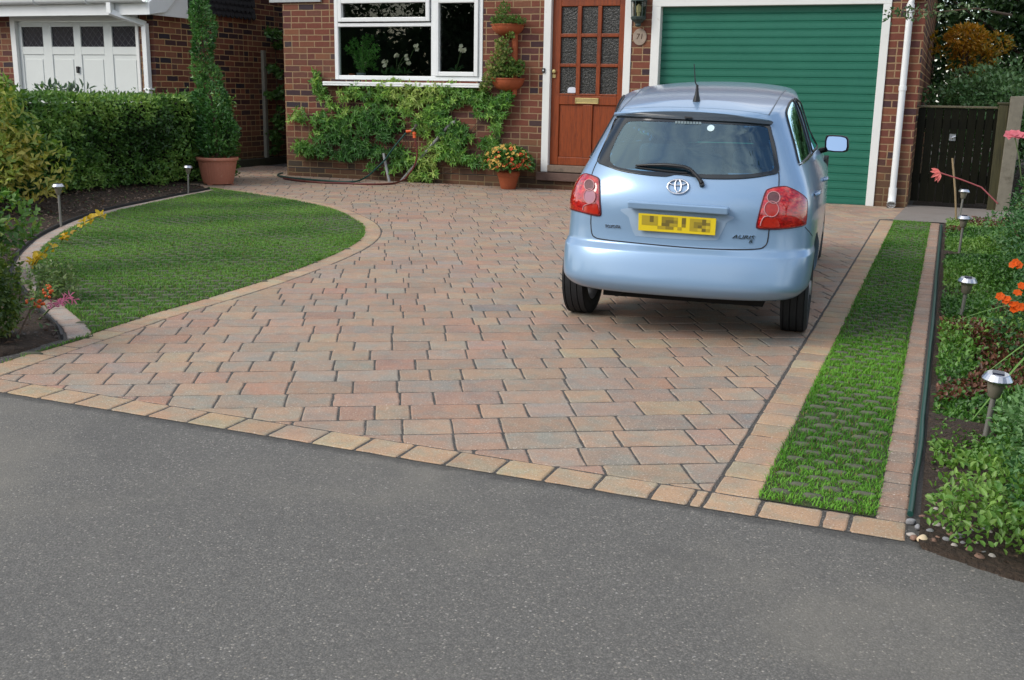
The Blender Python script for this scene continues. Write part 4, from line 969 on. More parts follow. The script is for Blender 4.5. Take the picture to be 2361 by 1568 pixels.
# low plants and clods in the soil
def litter(name, poly, n, size, pal, seed, z=.012, kind='stuff', dens=None):
    r = np.random.default_rng(seed); poly = np.asarray(poly); lo, hi = poly.min(0), poly.max(0); P = r.uniform(lo, hi, (n * 3, 2)); P = P[in_poly_np(P, poly)][:n]; n = len(P)
    P = np.c_[P, r.uniform(.0, z, n)]; D = unit(n, r); D[:, 2] *= .25; Nn = np.tile([0, 0, 1.], (n, 1)) + unit(n, r) * .4
    F = Foliage(); F.add(leafset(P, D, Nn, size * r.uniform(.5, 1.4, n), size * .6 * r.uniform(.5, 1.2, n), tones(P, pal, r, 3, seed), .25, -.1)); o = F.build(name, MT['leaf']); tag(o, kind=kind); return o
soilpoly = [(-3.62, 3.1), (-3.64, 3.58)] + lb + [(-8.3, 10.2), (-8.9, 9.9), (-9.5, 8), (-8.5, 6), (-7, 4.5), (-5.5, 3.2)]
litter('fallen_leaves', soilpoly, 5200, .034, [(.05, .03, .02), (.12, .07, .045), (.22, .14, .10), (.34, .25, .19)], 41, .034)
litter('weeds', soilpoly, 700, .03, [(.03, .08, .02), (.06, .13, .03), (.1, .17, .04)], 42, .05)

# --- topiary in the salmon pot
tpz = empty('potted_topiary', (-7.92, 10.46, 0), 'tall spiral evergreen topiary in a salmon coloured plastic pot', 'potted tree')
cx0, cy0 = -7.92, 10.46
b = MB(); b.lathe([(r0 * .84, z0) for r0, z0 in [(.0, .012), (.197, .012), (.2, .02), (.262, .275), (.262, .28), (.285, .283), (.288, .292), (.288, .312), (.282, .318), (.262, .318), (.255, .29), (.0, .285)]], (cx0, cy0, 0), 40)
for a in (.5, 2.6, 4.7): b.box(-.03, .03, -.02, .02, 0, .013, Matrix.Translation((cx0 + .143 * math.cos(a), cy0 + .143 * math.sin(a), 0)))
for k in range(40):
    a = 2 * math.pi * k / 40; b.tube([(cx0 + .172 * math.cos(a), cy0 + .172 * math.sin(a), .03), (cx0 + .2188 * math.cos(a), cy0 + .2188 * math.sin(a), .27)], .003, 4)
b.build('pot', MT['pinkpot'], tpz, smooth=True)
r = np.random.default_rng(51); F_ = Foliage(); n = 8500
zs = np.array([.30, .36, .5, .62, .75, .88, .98, 1.08, 1.16, 1.28, 1.38, 1.46, 1.55, 1.70, 1.85, 1.98, 2.10, 2.2]); rs_ = np.array([.11, .16, .21, .21, .195, .18, .16, .12, .125, .11, .06, .085, .11, .115, .10, .07, .045, .01])
xo = np.interp(zs, [.3, .6, .9, 1.1, 1.3, 2.1], [.0, .0, -.02, -.10, -.135, -.14])
z_ = r.uniform(.3, 2.2, n); keep = r.random(n) < (np.interp(z_, zs, rs_) / .28 + .15); z_ = z_[keep]; n = len(z_)
a = r.uniform(0, 2 * math.pi, n); R_ = np.interp(z_, zs, rs_) * (1 + .09 * np.sin(a * 1 + z_ * 9.5)) * (1 - .22 * r.random(n) ** 2)
P = np.stack([cx0 + np.interp(z_, zs, xo) + R_ * np.cos(a), cy0 + R_ * np.sin(a), z_], 1); O_ = np.stack([np.cos(a), np.sin(a), np.full(n, .35)], 1); P += O_ * (.05 * lownoise(P, 19, 3))[:, None]
F_.add(scatter(P, O_, .052, .024, tones(P, [(.02, .08, .018), (.045, .14, .03), (.08, .21, .045), (.15, .31, .08)], r, 10, 9), r, 1.0, .55)); F_.build('foliage', MT['leaf_gloss'], tpz)
b = MB(); b.tube([(cx0, cy0, .25), (cx0 - .02, cy0, .8), (cx0 - .12, cy0, 1.3), (cx0 - .14, cy0, 2.05)], [.022, .018, .014, .006], 8); b.build('trunk', MT['bark'], tpz, smooth=True)

# --- climber on the house wall: whorls of narrow leaves
def whorls(P, Out, L, W, C, r, k=7, lift=.35):
    n = len(P); a0 = r.uniform(0, 6.28, n); V = []
    ref = np.array([0, 0, 1.]); Out = Out / np.linalg.norm(Out, axis=1)[:, None]; X = np.cross(Out, ref); X /= np.linalg.norm(X, axis=1)[:, None] + 1e-9; Y = np.cross(Out, X)
    Ps, Ds, Ns, Ls, Ws, Cs = [], [], [], [], [], []
    for j in range(k):
        a = a0 + j * 2 * math.pi / k + r.normal(0, .25, n); D = X * np.cos(a)[:, None] + Y * np.sin(a)[:, None] + Out * (lift + r.normal(0, .25, n))[:, None] + np.array([0, 0, -.25])
        Ps.append(P); Ds.append(D); Ns.append(Out + D * -.2); Ls.append(L * r.uniform(.6, 1.25, n)); Ws.append(W * r.uniform(.7, 1.2, n)); Cs.append(C * r.uniform(.8, 1.25, (n, 1)))
    return leafset(np.concatenate(Ps), np.concatenate(Ds), np.concatenate(Ns), np.concatenate(Ls), np.concatenate(Ws), np.concatenate(Cs), .2, .2, True)
ELL = [(1180, 790, 70, 40), (1150, 860, 60, 35), (720,730,90,50),(900,700,180,70),(1100,700,150,80),(1300,730,150,90),(1500,740,130,90),(1690,740,110,60),(470,620,32,75),(490,700,45,60),(530,770,45,35),(620,830,60,28),(345,890,45,65),(270,920,20,25),(560,930,150,65),(750,880,110,55),(950,850,130,75),(800,970,170,65),(1010,960,140,75),(560,1050,140,55),(350,1110,65,45),(450,1160,140,45),(750,1110,140,45),(900,1170,95,45),(700,1190,140,35),(1010,1040,80,55),(1100,1180,70,55),(1130,1250,85,45),(1300,960,85,95),(1400,900,110,85),(1500,1000,100,75),(1585,980,38,38),(1450,1100,140,65),(1620,1080,55,55),(1350,1180,110,65),(1550,1200,120,55),(1700,1245,110,40),(1790,1225,55,35),(1330,1330,75,75),(1220,1340,50,55),(1190,1390,26,26),(900,1290,50,20),(1040,1320,42,24),(1810,790,140,50),(1920,770,70,55),(1850,880,90,35),(1760,880,60,26),(1855,985,38,60),(1790,1100,70,45),(1850,1130,32,45),(1290,1240,100,40)]
r = np.random.default_rng(61); pts = []
for ex, ey, rx, ry in ELL:
    k = int(rx * ry * math.pi / 400)
    t = r.uniform(0, 6.28, k); q = np.sqrt(r.random(k)); 
    for a_, b_ in zip(t, q): pts.append((ex + rx * b_ * math.cos(a_), ey + ry * b_ * math.sin(a_)))
clim = empty('wall_climber', (-6.1, NF - .02, 0), 'sprawling climber with narrow bright leaves on the brickwork under the window', 'climber')
P = np.array([at(*z2(*q), NF - o_) for q, o_ in zip(pts, r.uniform(.02, .13, len(pts)))]); P = P[P[:, 2] > .02]
sel = r.random(len(P)) < np.clip(.86 + .3 * lownoise(P, 9, 2), .4, 1); P = P[sel]
F_ = Foliage(); F_.add(whorls(P, np.tile([0, -1., .35], (len(P), 1)) + unit(len(P), r) * .45, .068, .018, tones(P, [(.05, .16, .025), (.11, .27, .04), (.21, .38, .06), (.36, .46, .11)], r, 6, 5), r, 7)); F_.build('foliage', MT['leaf'], clim)
b = MB(); root = at(*z2(1240, 1405), NF - .03)
for ex, ey, rx, ry in ELL[::2]:
    t = Vector(at(*z2(ex, ey), NF - .03)); m_ = root.lerp(t, .5) + Vector((random.uniform(-.15, .15), 0, random.uniform(-.05, .12))); b.tube([Vector(q) for q in catmull([tuple(root), tuple(m_), tuple(t)], 6)], .0045, 5)
b.build('stems', MT['bark'], clim)

# --- climber in the alley
r = np.random.default_rng(62); pts = []
for ex, ey, rx, ry in [(150,280,60,30),(110,265,45,25),(180,360,35,30),(130,535,45,28),(180,580,35,30),(110,740,40,30),(170,740,45,35),(190,700,30,20),(170,930,45,30),(185,970,35,30),(140,1040,45,30),(160,1085,45,25),(150,1160,40,28),(190,860,25,20)]:
    for k in range(int(rx * ry * 3.14 / 75)):
        a_, b_ = r.uniform(0, 6.28), math.sqrt(r.random()); pts.append(au(*z2(ex + rx * b_ * math.cos(a_), ey + ry * b_ * math.sin(a_)), NX1 + r.uniform(.05, .22)))
P = np.array(pts); ac = empty('alley_climber', (-9.55, 14, 0), 'sparse leafy climber on the dark side wall in the alley', 'climber')
F_ = Foliage(); F_.add(scatter(P, np.tile([.8, -.6, .2], (len(P), 1)), .085, .05, tones(P, [(.03, .09, .02), (.06, .15, .03), (.11, .22, .05)], r, 5, 3), r, .9, .2)); F_.build('foliage', MT['leaf'], ac)
b = MB(); b.tube([au(*z2(q[0], q[1]), NX1 + .1) for q in ((185, 1210), (165, 1085), (160, 950), (165, 740), (170, 560), (150, 280))], .008, 5); b.build('stem', MT['bark'], ac)

# --- terracotta wall planter with two bowls
wp = empty('wall_planter', (-4.9, NF, 1.1), 'terracotta wall planter of two half bowls on an upright column beside the door', 'planter')
b = MB(); b.lathe([(.036, 1.08), (.036, 1.95)], (-4.825, NF - .03, 0), 14); b.build('column', MT['terracotta'], wp, smooth=True)
for bx, bz, br, bh in ((-4.91, 1.275, .205, .155), (-4.92, 1.885, .203, .135)):
    pr = [(br * .30, bz - bh)] + [(br * math.sin(a_) ** .8 * .99, bz - bh * math.cos(a_) * .97) for a_ in np.linspace(.28, 1.5, 7)] + [(br, bz - .012), (br + .006, bz - .01), (br + .006, bz), (br - .012, bz), (br - .018, bz - .02), (.0, bz - .025)]
    b = MB(); b.lathe([(max(0, r0), z0) for r0, z0 in pr], (bx, NF - .004, 0), 28, half=(math.pi, 2 * math.pi)); b.build('bowl', MT['terracotta'], wp, smooth=True)
def spray(name, label, cat, zone, n, pal, L, W, seed, off=(.03, .2), out_=(0, -1, .4), six=True, flowers=None):
    r = np.random.default_rng(seed); P = []
    tot = sum(e[2] * e[3] for e in zone)
    for ex, ey, rx, ry in zone:
        for k in range(int(n * rx * ry / tot)):
            a_, b_ = r.uniform(0, 6.28), math.sqrt(r.random()); P.append(at(*z2(ex + rx * b_ * math.cos(a_), ey + ry * b_ * math.sin(a_)), NF - r.uniform(*off)))
    P = np.array(P); o = empty(name, tuple(P.mean(0)), label, cat); F = Foliage(); F.add(scatter(P, np.tile(out_, (len(P), 1)).astype(float), L, W, tones(P, pal, r, 7, seed), r, .9, .2, six=six)); F.build('foliage', MT['leaf'], o)
    b = MB(); c = P.mean(0)
    for q in P[::max(1, len(P) // 14)]: b.tube([(c[0], NF - .1, P[:, 2].min()), ((c[0] + q[0]) / 2, NF - .11, (c[2] + q[2]) / 2), q], .003, 5)
    b.build('stems', MT['stem'], o); return o, P
spray('bowl_plant', 'feathery green plant in the upper bowl beside the door', 'plant', [(1930, 60, 40, 50), (1890, 110, 45, 50), (1900, 160, 90, 35), (2030, 165, 70, 28), (1850, 165, 45, 30), (1985, 150, 60, 35)], 620, [(.04, .11, .02), (.08, .18, .035), (.14, .25, .06)], .035, .016, 71)
YL = [(.06, .14, .025), (.13, .22, .05), (.26, .30, .09), (.38, .34, .13)]
o, P = spray('bowl_plant', 'trailing plant with pale yellow leaves spilling from the lower bowl', 'plant', [(1960, 280, 35, 30), (1900, 330, 55, 45), (1920, 400, 65, 55), (1870, 440, 60, 45), (1850, 510, 75, 50), (1950, 500, 100, 50), (2020, 520, 60, 60), (1820, 590, 50, 50), (1960, 565, 110, 35), (1790, 630, 45, 40), (1770, 680, 55, 35), (1900, 560, 90, 45)], 1050, YL, .036, .034, 72)
r = np.random.default_rng(73)
def blossoms(name, P, rad, cols, parent, r, k=5, mat='petal', eye=None):
    """small open flowers: k petals round each point"""
    n = len(P); Out = np.tile([0, -1., .6], (n, 1)) + unit(n, r) * .5; Out /= np.linalg.norm(Out, axis=1)[:, None]
    X = np.cross(Out, [0, 0, 1.]); X /= np.linalg.norm(X, axis=1)[:, None]; Y = np.cross(Out, X); F = Foliage(); a0 = r.uniform(0, 6.28, n)
    cols = np.array(cols); rs = rad * r.uniform(.85, 1.15, n)
    for i in range(n):
        F = Foliage()
        for j in range(k):
            a = a0[i] + j * 2 * math.pi / k; D = (X[i] * math.cos(a) + Y[i] * math.sin(a) + Out[i] * .25)[None]; F.add(leafset(P[i:i + 1], D, Out[i:i + 1], rs[i:i + 1], rad * 1.05, cols[i:i + 1] * r.uniform(.85, 1.1), .05, .15, True))
        if eye is not None:
            for j in range(3):
                a = a0[i] + j * 2.09; D = (X[i] * math.cos(a) + Y[i] * math.sin(a))[None]; F.add(leafset(P[i:i + 1] + Out[i:i + 1] * rad * .22, D, Out[i:i + 1], rad * .3, rad * .3, np.array([eye]), .0, .0))
        F.build(name, MT[mat], parent)
# --- flower pot by the door
c = (-4.785, 11.80); fp = empty('flower_pot', (c[0], c[1], 0), 'terracotta pot of yellow and orange busy lizzies by the doorstep', 'flower pot')
b = MB(); b.lathe([(0, .0), (.082, .0), (.09, .01), (.122, .145), (.132, .15), (.136, .19), (.13, .20), (.118, .195), (.112, .17), (0, .165)], (*c, 0), 28); b.build('pot', MT['terracotta'], fp, smooth=True)
n = 1500; u_ = unit(n, r); u_[:, 2] = np.abs(u_[:, 2]) * 1.0 - .12; P = np.array([c[0] - .01, c[1], .27]) + u_ * np.array([.30, .26, .245]) * r.uniform(.5, 1, (n, 1)) ** .4
F_ = Foliage(); F_.add(scatter(P, u_, .058, .034, tones(P, [(.04, .11, .02), (.08, .19, .035), (.15, .28, .06)], r, 9, 3), r, .8, .1, six=True)); F_.build('foliage', MT['leaf'], fp)
n = 98; u_ = unit(n, r); u_[:, 1] = -np.abs(u_[:, 1]); u_[:, 2] = np.abs(u_[:, 2]) - .12; P = np.array([c[0] - .01, c[1], .28]) + u_ * np.array([.30, .27, .25])
red = (u_[:, 0] * .8 - (u_[:, 2] - .35) * .9 + r.normal(0, .15, n) > .45) | (r.random(n) < .10)
blossoms('flower', P[~red], .026, np.tile((.78, .52, .14), ((~red).sum(), 1)) * r.uniform(.8, 1.1, ((~red).sum(), 1)), fp, r, eye=(.5, .2, .03)); blossoms('flower', P[red], .026, np.tile((.68, .12, .05), (red.sum(), 1)), fp, r)
# stalk of fallen debris at the wall foot
litter('wall_debris', [tuple(gr(*z2(*q)))[:2] for q in ((1150, 1420), (1560, 1425), (1580, 1445), (1180, 1440))], 130, .022, [(.08, .04, .025), (.16, .07, .04), (.2, .12, .06)], 44, .012)
litter('fallen_petals', [(-5.9, 11.6), (-4.6, 11.5), (-3.5, 11.6), (-3.5, 11.98), (-5.9, 11.98)], 40, .02, [(.3, .2, .05), (.4, .25, .06), (.25, .1, .05)], 45, .004)

# --- plants standing inside the window
def inside_pot(px, py, w_, h_, mat, label):
    p = at(*z2(px, py), NF + .16); o = empty('plant_pot', (p.x, p.y, p.z), label, 'plant pot'); b = MB(); b.lathe([(0, 0), (w_ * .8, 0), (w_, h_), (w_ * .9, h_), (w_ * .85, h_ - .01), (0, h_ - .01)], (p.x, p.y, 1.236), 18); b.build('pot', mat, o, smooth=True); return p
pp = inside_pot(818, 580, .06, .085, simple('blue_grey_glaze', (.2, .23, .26), .3), 'blue grey pot on the window board holding the spiky plant')
inside_pot(747, 577, .04, .075, MT['terracotta'], 'small brown pot on the window board left of the spiky plant')
sp = empty('window_plant', (pp.x, pp.y, 1.3), 'spiky arching green houseplant behind the large lower pane', 'houseplant'); r = np.random.default_rng(81); F_ = Foliage(); b = MB()
for q in [(735, 330), (760, 300), (790, 330), (830, 300), (860, 280), (880, 320), (905, 290), (930, 350), (950, 380), (940, 440), (900, 460), (715, 400), (700, 370), (870, 400), (820, 380), (770, 400), (915, 500), (930, 530)]:
    t = at(*z2(*q), NF + .16 + r.uniform(-.08, .1)); base = Vector((pp.x + r.uniform(-.03, .03), pp.y, 1.31)); m_ = base.lerp(t, .55) + Vector((0, 0, .07)); cv = catmull([tuple(base), tuple(m_), tuple(t)], 9); b.tube([Vector(x_) for x_ in cv], .004, 5)
    k = len(cv); D = np.gradient(cv, axis=0); D /= np.linalg.norm(D, axis=1)[:, None]
    for sg in range(4): F_.add(leafset(cv[3:], D[3:] * .6 + unit(k - 3, r) * .9, unit(k - 3, r), .05, .011, np.tile((.13, .34, .06), (k - 3, 1)) * r.uniform(.6, 1.4, (k - 3, 1)), .1, .2))
F_.build('foliage', MT['leaf'], sp); b.build('stems', MT['stem'], sp)
for q, base, lab in (([(1085, 425), (1160, 440), (1190, 480)], (1080, 570), 'white orchid in the middle of the window'), ([(990, 470), (1000, 490)], (1010, 575), 'small white orchid left of the middle one in the window'), ([(1240, 362)], (1150, 570), 'pale orchid flower high at the right of the large pane'), ([(1600, 388), (1585, 375)], (1545, 545), 'cream orchid spray behind the narrow right pane')):
    B0 = at(*z2(*base), NF + .16); o = empty('window_orchid', tuple(B0), lab, 'orchid'); b = MB(); P = []
    for t in q:
        T = at(*z2(*t), NF + .15); b.tube([Vector(x_) for x_ in catmull([tuple(B0), tuple(B0.lerp(T, .5) + Vector((.02, 0, .08))), tuple(T)], 6)], .003, 5)
        P += [T + Vector((r.uniform(-.025, .025), r.uniform(-.02, .02), r.uniform(-.03, .03))) for _ in range(3)]
    b.build('stem', MT['stem'], o); blossoms('flower', np.array(P), .03, np.tile((.72, .64, .52), (len(P), 1)), o, r)
    Pb = np.array([B0] * 6); F_ = Foliage(); F_.add(leafset(Pb, unit(6, r) * [1, .5, .3] + [0, 0, .5], unit(6, r) + [0, -1, 0], .11, .03, np.tile((.03, .09, .02), (6, 1)), .1, .4, True)); F_.build('leaves', MT['leaf'], o)

# ------------------------------------------------------------------ right-hand bed
r = np.random.default_rng(91)
bedpoly = np.array([(.05, 2.76), (.2, 2.68), (.55, 2.56), (.9, 2.5), (1.6, 3), (1.8, 10.6), (.06, 10.6)])
P = r.uniform([0, 2.6], [1.1, 10.6], (100000, 2)); P = P[in_poly_np(P, bedpoly)]
dn = lownoise(P, 5, 7) + .7 * lownoise(P, 14, 8); dens = np.clip(.8 + .4 * dn + np.clip((P[:, 0] - .10) * 2.5, -.3, .6), 0, 1); dens *= np.clip((P[:, 1] - 2.66 + .3 * P[:, 0]) * 4.5, .12, 1)
P = P[r.random(len(P)) < dens]; hgt = np.clip(.055 + .05 * lownoise(P, 4, 9) + .10 * np.clip(P[:, 0] - .2, 0, .6), .01, .3)
P3 = np.c_[P, hgt * r.uniform(.2, 1.1, len(P))]
pal = [(.03, .09, .018), (.065, .17, .03), (.12, .26, .045), (.20, .34, .07)]
C = tones(P3, pal, r, 6, 12); br_ = (lownoise(P, 6, 31) > .95) & (r.random(len(P)) < .7); C[br_] = np.array((.13, .055, .03)) * r.uniform(.5, 1.5, (br_.sum(), 1))
F_ = Foliage(); F_.add(scatter(P3, np.tile([-.25, -.2, .8], (len(P3), 1)), .023, .0135, C, r, 1.0, .2, six=True)); o = F_.build('ground_cover', MT['leaf']); tag(o, kind='stuff')
litter('bark_mulch', bedpoly, 4200, .024, [(.04, .025, .018), (.09, .055, .035), (.17, .11, .08), (.3, .22, .16)], 92, .034)
RB = [(.025, .075, .022), (.045, .13, .036), (.085, .2, .06), (.16, .3, .11)]
shrub('border_shrub', (.51, 3.25, .14), (.29, .62, .25), 'blue green bush at the near end of the right bed', 'shrub', RB, 17000, .021, .012, 93, lumps=30, f=9, six=True)
shrub('border_shrub', (.66, 5.0, .26), (.40, .85, .42), 'dense green bush behind the orange flowers', 'shrub', RB, 11000, .027, .014, 94, lumps=30, f=8)
shrub('border_shrub', (.78, 6.9, .28), (.45, .95, .44), 'rounded green bush halfway along the right bed', 'shrub', RB, 11000, .03, .015, 95, lumps=30, f=8)
shrub('border_shrub', (.74, 8.5, .24), (.42, .85, .38), 'green bush at the far end of the right bed near the gate post', 'shrub', RB, 5500, .034, .018, 96, lumps=24, f=8)
# variegated shrub
o = shrub('variegated_shrub', (.86, 9.1, .50), (.32, .45, .30), 'cream and green variegated shrub in front of the concrete gate post', 'shrub', [(.06, .14, .03), (.14, .2, .06), (.35, .33, .16), (.5, .42, .26)], 3600, .055, .018, 97, lumps=18, f=9, up=.1)
# montbretia: sword leaves and orange flowers
def swords(name, base, tips, label, cat, col, w_=.012, parent=None):
    o = empty(name, tuple(base), label, cat); F = Foliage()
    for t in tips:
        b0 = np.array(base) + np.r_[r.normal(0, .03, 2), 0]; t = np.array(t); m_ = (b0 + t) / 2 + np.array([0, 0, .25 * np.linalg.norm(t - b0)]); cv = catmull([b0, m_, t], 7); k = len(cv); D = np.gradient(cv, axis=0); D /= np.linalg.norm(D, axis=1)[:, None]
        S = np.cross(D, [0, 0, 1.]); S /= np.linalg.norm(S, axis=1)[:, None] + 1e-9; wv = w_ * np.sin(np.linspace(.35, 1, k) ** 1.0 * math.pi * .98)[:, None] * .5 + .0008
        V = np.concatenate([cv - S * wv, cv + S * wv]); Fc = np.concatenate([np.array([[i, i + 1, k + i], [i + 1, k + i + 1, k + i]]) for i in range(k - 1)]); F.add((V, Fc, np.tile(np.array(col) * r.uniform(.8, 1.25), (len(V), 1))))
    F.build('leaves', MT['leaf'], o); return o
A = at(2330, 690, 4.9); mon = swords('montbretia', (.78, 4.9, .0), [tuple(at(px, py, nn)) for px, py, nn in ((2190, 742, 4.7), (2225, 985, 3.9), (2310, 600, 5.2), (2345, 640, 5), (2290, 700, 4.8), (2350, 560, 5.3), (2270, 860, 4.3), (2340, 820, 4.4))], 'montbretia with sword leaves and orange flowers at the right edge', 'flower', (.13, .26, .05))
P = np.array([at(px + r.normal(0, 2), py + r.normal(0, 2), nn) for px, py, nn in ((2340, 607, 4.8), (2348, 612, 4.8), (2333, 612, 4.8), (2350, 660, 4.7), (2345, 672, 4.7), (2338, 705, 4.6), (2345, 712, 4.6), (2330, 700, 4.6), (2352, 705, 4.6), (2325, 690, 4.6), (2318, 688, 4.6), (2306, 683, 4.6), (2336, 716, 4.6))])
blossoms('flower', P, .019, np.tile((.72, .12, .012), (len(P), 1)), mon, r, 6)
# pink bud on its leaning red stem
st = empty('pink_nerine', tuple(at(2262, 430, 9.6)), 'single pink bud on a long red stem leaning in front of the gate', 'flower')
b = MB(); b.tube([at(2300, 470, 9.4), at(2262, 432, 9.5), at(2215, 414, 9.6), at(2168, 399, 9.7)], .006, 6); b.build('stem', simple('red_stem', (.22, .035, .04), .6), st, smooth=True)
P = np.array([at(2168, 398, 9.7)] * 5); F_ = Foliage(); F_.add(leafset(P, np.array([[-1, 0, .1], [-.9, -.2, -.5], [-.5, -.2, -.9], [-.9, .1, .4], [-.2, -.3, -1]]), np.tile([0, -1., .3], (5, 1)), .085, .03, np.tile((.75, .22, .2), (5, 1)), .2, .2, True)); F_.build('bud', MT['petal'], st)
st = empty('pink_flower', tuple(at(2340, 330, 9.5)), 'pink flower head beside the concrete gate post at the right edge', 'flower')
b = MB(); b.tube([at(2355, 420, 9.3), at(2348, 360, 9.3), at(2338, 312, 9.3)], .005, 6); b.build('stem', MT['stem'], st); P = np.array([at(2325 + q, 308 + abs(q - 12) * .3, 9.3) for q in (0, 6, 12, 18, 24, 30)]); blossoms('flower', P, .038, np.tile((.72, .22, .26), (6, 1)), st, r)

# ------------------------------------------------------------------ trees and shrubs behind the gate
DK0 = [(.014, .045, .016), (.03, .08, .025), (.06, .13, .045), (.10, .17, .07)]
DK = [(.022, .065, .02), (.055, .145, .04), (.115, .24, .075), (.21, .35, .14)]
def tree(name, c, rad, label, pal, n, L, W, seed, th, mat='leaf_gloss', lumps=40):
    o = shrub(name, c, rad, label, 'tree', pal, n, L, W, seed, mat=mat, lumps=lumps, trunk=False, f=3, six=False); r = np.random.default_rng(seed); c = np.array(c)
    b = MB(); b.tube([(c[0], c[1], -.05), (c[0] + .04, c[1], c[2] * .5), (c[0], c[1], c[2] + rad[2] * .5)], [th, th * .8, th * .3], 10)
    for k in range(9):
        d = unit(1, r)[0]; d[2] = abs(d[2]); t = c + d * np.array(rad) * .7; z0 = r.uniform(.5, 1) * c[2]; b.tube([(c[0], c[1], z0), tuple((np.array([c[0], c[1], z0]) + t) / 2 + [0, 0, .1]), tuple(t)], [th * .4, th * .25, th * .1], 6)
    b.build('trunk', MT['bark'], o, smooth=True); return o
tree('holly_tree', (.55, 13.9, .98), (.95, .6, .60), 'dark glossy holly bush just behind the gate', DK, 9000, .06, .035, 101, .03)
tree('holly_tree', (1.9, 14.6, 1.9), (1.1, .9, 1.3), 'dark green tree behind the concrete gate post', DK, 9000, .075, .042, 102, .06)
tree('garden_tree', (1.2, 17.5, 2.3), (2.2, 1.2, 2.0), 'tall leafy tree farthest back above the gate', [(.03, .08, .024), (.065, .14, .04), (.13, .23, .075), (.22, .32, .13)], 14000, .10, .06, 103, .09)
_as = at(2232, 100, 14.3)
tree('autumn_shrub', (_as.x, 14.3, 1.66), (.55, .35, .36), 'amber and olive autumn shrub behind the gate', [(.09, .17, .03), (.20, .22, .03), (.42, .26, .025), (.6, .28, .03)], 1700, .06, .026, 104, .025, mat='leaf', lumps=11)
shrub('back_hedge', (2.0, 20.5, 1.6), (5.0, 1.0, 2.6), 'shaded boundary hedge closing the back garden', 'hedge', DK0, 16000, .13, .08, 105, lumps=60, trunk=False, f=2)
# overhanging branch at the corner
ob = empty('overhanging_branch', tuple(at(2180, 20, 12.4)), 'thin leafy branch reaching across the top of the downpipe', 'branch'); b = MB(); cv = [at(2330, 35, 12.3), at(2250, 20, 11.7), at(2160, 28, 11.6), at(2090, 30, 11.6), at(2045, 36, 11.65)]; b.tube(cv, [.014, .01, .007, .004, .002], 6); b.build('twig', MT['bark'], ob)
cvp = catmull([tuple(q) for q in cv], 40); n = 170; i_ = r.integers(30, len(cvp), n); P = cvp[i_] + unit(n, r) * np.array([.05, .05, .06]); F_ = Foliage(); F_.add(scatter(P, unit(n, r), .05, .028, tones(P, [(.03, .08, .025), (.07, .14, .05), (.13, .2, .09)], r, 5, 1), r, .8, .1)); F_.build('foliage', MT['leaf_gloss'], ob)

# ------------------------------------------------------------------ little things at the lawn's left edge
r = np.random.default_rng(111)
def sprig(pts, nleaf, label, col, L=.055, W=.034, name='yellow_sprig', cat='plant', zs_=None):
    b0 = [Vector(q) for q in pts]; o = empty(name, tuple(b0[0]), label, cat); cv = catmull([tuple(q) for q in b0], 10); b = MB(); b.tube([Vector(q) for q in cv], .0035, 5); b.build('stem', MT['stem'], o)
    k = r.integers(len(cv) // 4, len(cv), nleaf); P = cv[k] + unit(nleaf, r) * .012; F = Foliage(); F.add(leafset(P, unit(nleaf, r) + [0, -.4, .3], unit(nleaf, r) * .5 + [0, -.5, 1], L * r.uniform(.6, 1.2, nleaf), W, np.tile(col, (nleaf, 1)) * r.uniform(.7, 1.25, (nleaf, 1)), .15, .15, True)); F.build('leaves', MT['leaf'], o); return o
YEL = (.62, .43, .03)
sprig([gr(168, 535), gr(185, 520, .06), gr(205, 508, .12), gr(225, 500, .13), gr(242, 497, .10)], 30, 'bright yellow leafy sprig lying over the black edging behind the lawn', YEL)
sprig([gr(140, 560), gr(148, 548, .05), gr(165, 540, .08)], 14, 'amber yellow sprig at the lawn edge below the stake light', (.55, .34, .03))
sprig([gr(68, 640), gr(78, 612, .10), gr(92, 590, .14), gr(122, 572, .12)], 26, 'yellow leafed sprig over the pale edging blocks at the far left', YEL)
wd = shrub('trailing_plant', (*gpt(112, 690)[:2], .06), (.20, .14, .14), 'loose green trailing plant over the lawn edge above the pink flower', 'plant', [(.05, .11, .03), (.10, .17, .05), (.18, .24, .08)], 800, .03, .014, 112, lumps=10, f=9)
# berries
bb = empty('orange_berries', tuple(gr(75, 730)), 'sprig of orange berries beside the pink flower at the lawn corner', 'berries'); b = MB(); b.tube([gr(40, 780, .02), gr(70, 715, .12), gr(105, 690, .15)], .004, 5); b.build('twig', MT['bark'], bb)
b = MB()
for q in [(100, 668), (108, 664), (115, 662), (104, 678), (112, 676), (108, 684), (80, 700), (88, 696), (95, 694), (84, 708), (74, 692), (96, 702), (90, 706), (118, 668), (62, 696)]:
    for _ in range(2): p_ = gr(q[0] + r.normal(0, 3), q[1] + r.normal(0, 3), .14 + r.normal(0, .01)); b.lathe([(0, -.008), (.006, -.005), (.008, 0), (.006, .005), (0, .008)], p_, 8)
b.build('berry', simple('berry_orange', (.62, .09, .012), .35), bb, smooth=True)
P = np.array([gr(px + r.normal(0, 8), py + r.normal(0, 8), .13) for px, py in [(90, 690)] * 40 + [(120, 665)] * 22 + [(70, 705)] * 22]); F_ = Foliage(); F_.add(scatter(P, unit(len(P), r), .05, .012, tones(P, [(.06, .13, .03), (.12, .2, .05), (.2, .27, .08)], r, 9, 2), r, .6, .2)); F_.build('leaves', MT['leaf'], bb)
ne = empty('nerine', tuple(gr(95, 735)), 'pink nerine flower leaning over the near corner of the lawn', 'flower'); b = MB(); b.tube([gr(85, 742, .0), gr(115, 712, .07), gr(140, 696, .12)], .0045, 6); b.build('stem', MT['stem'], ne)
P = []; D = []
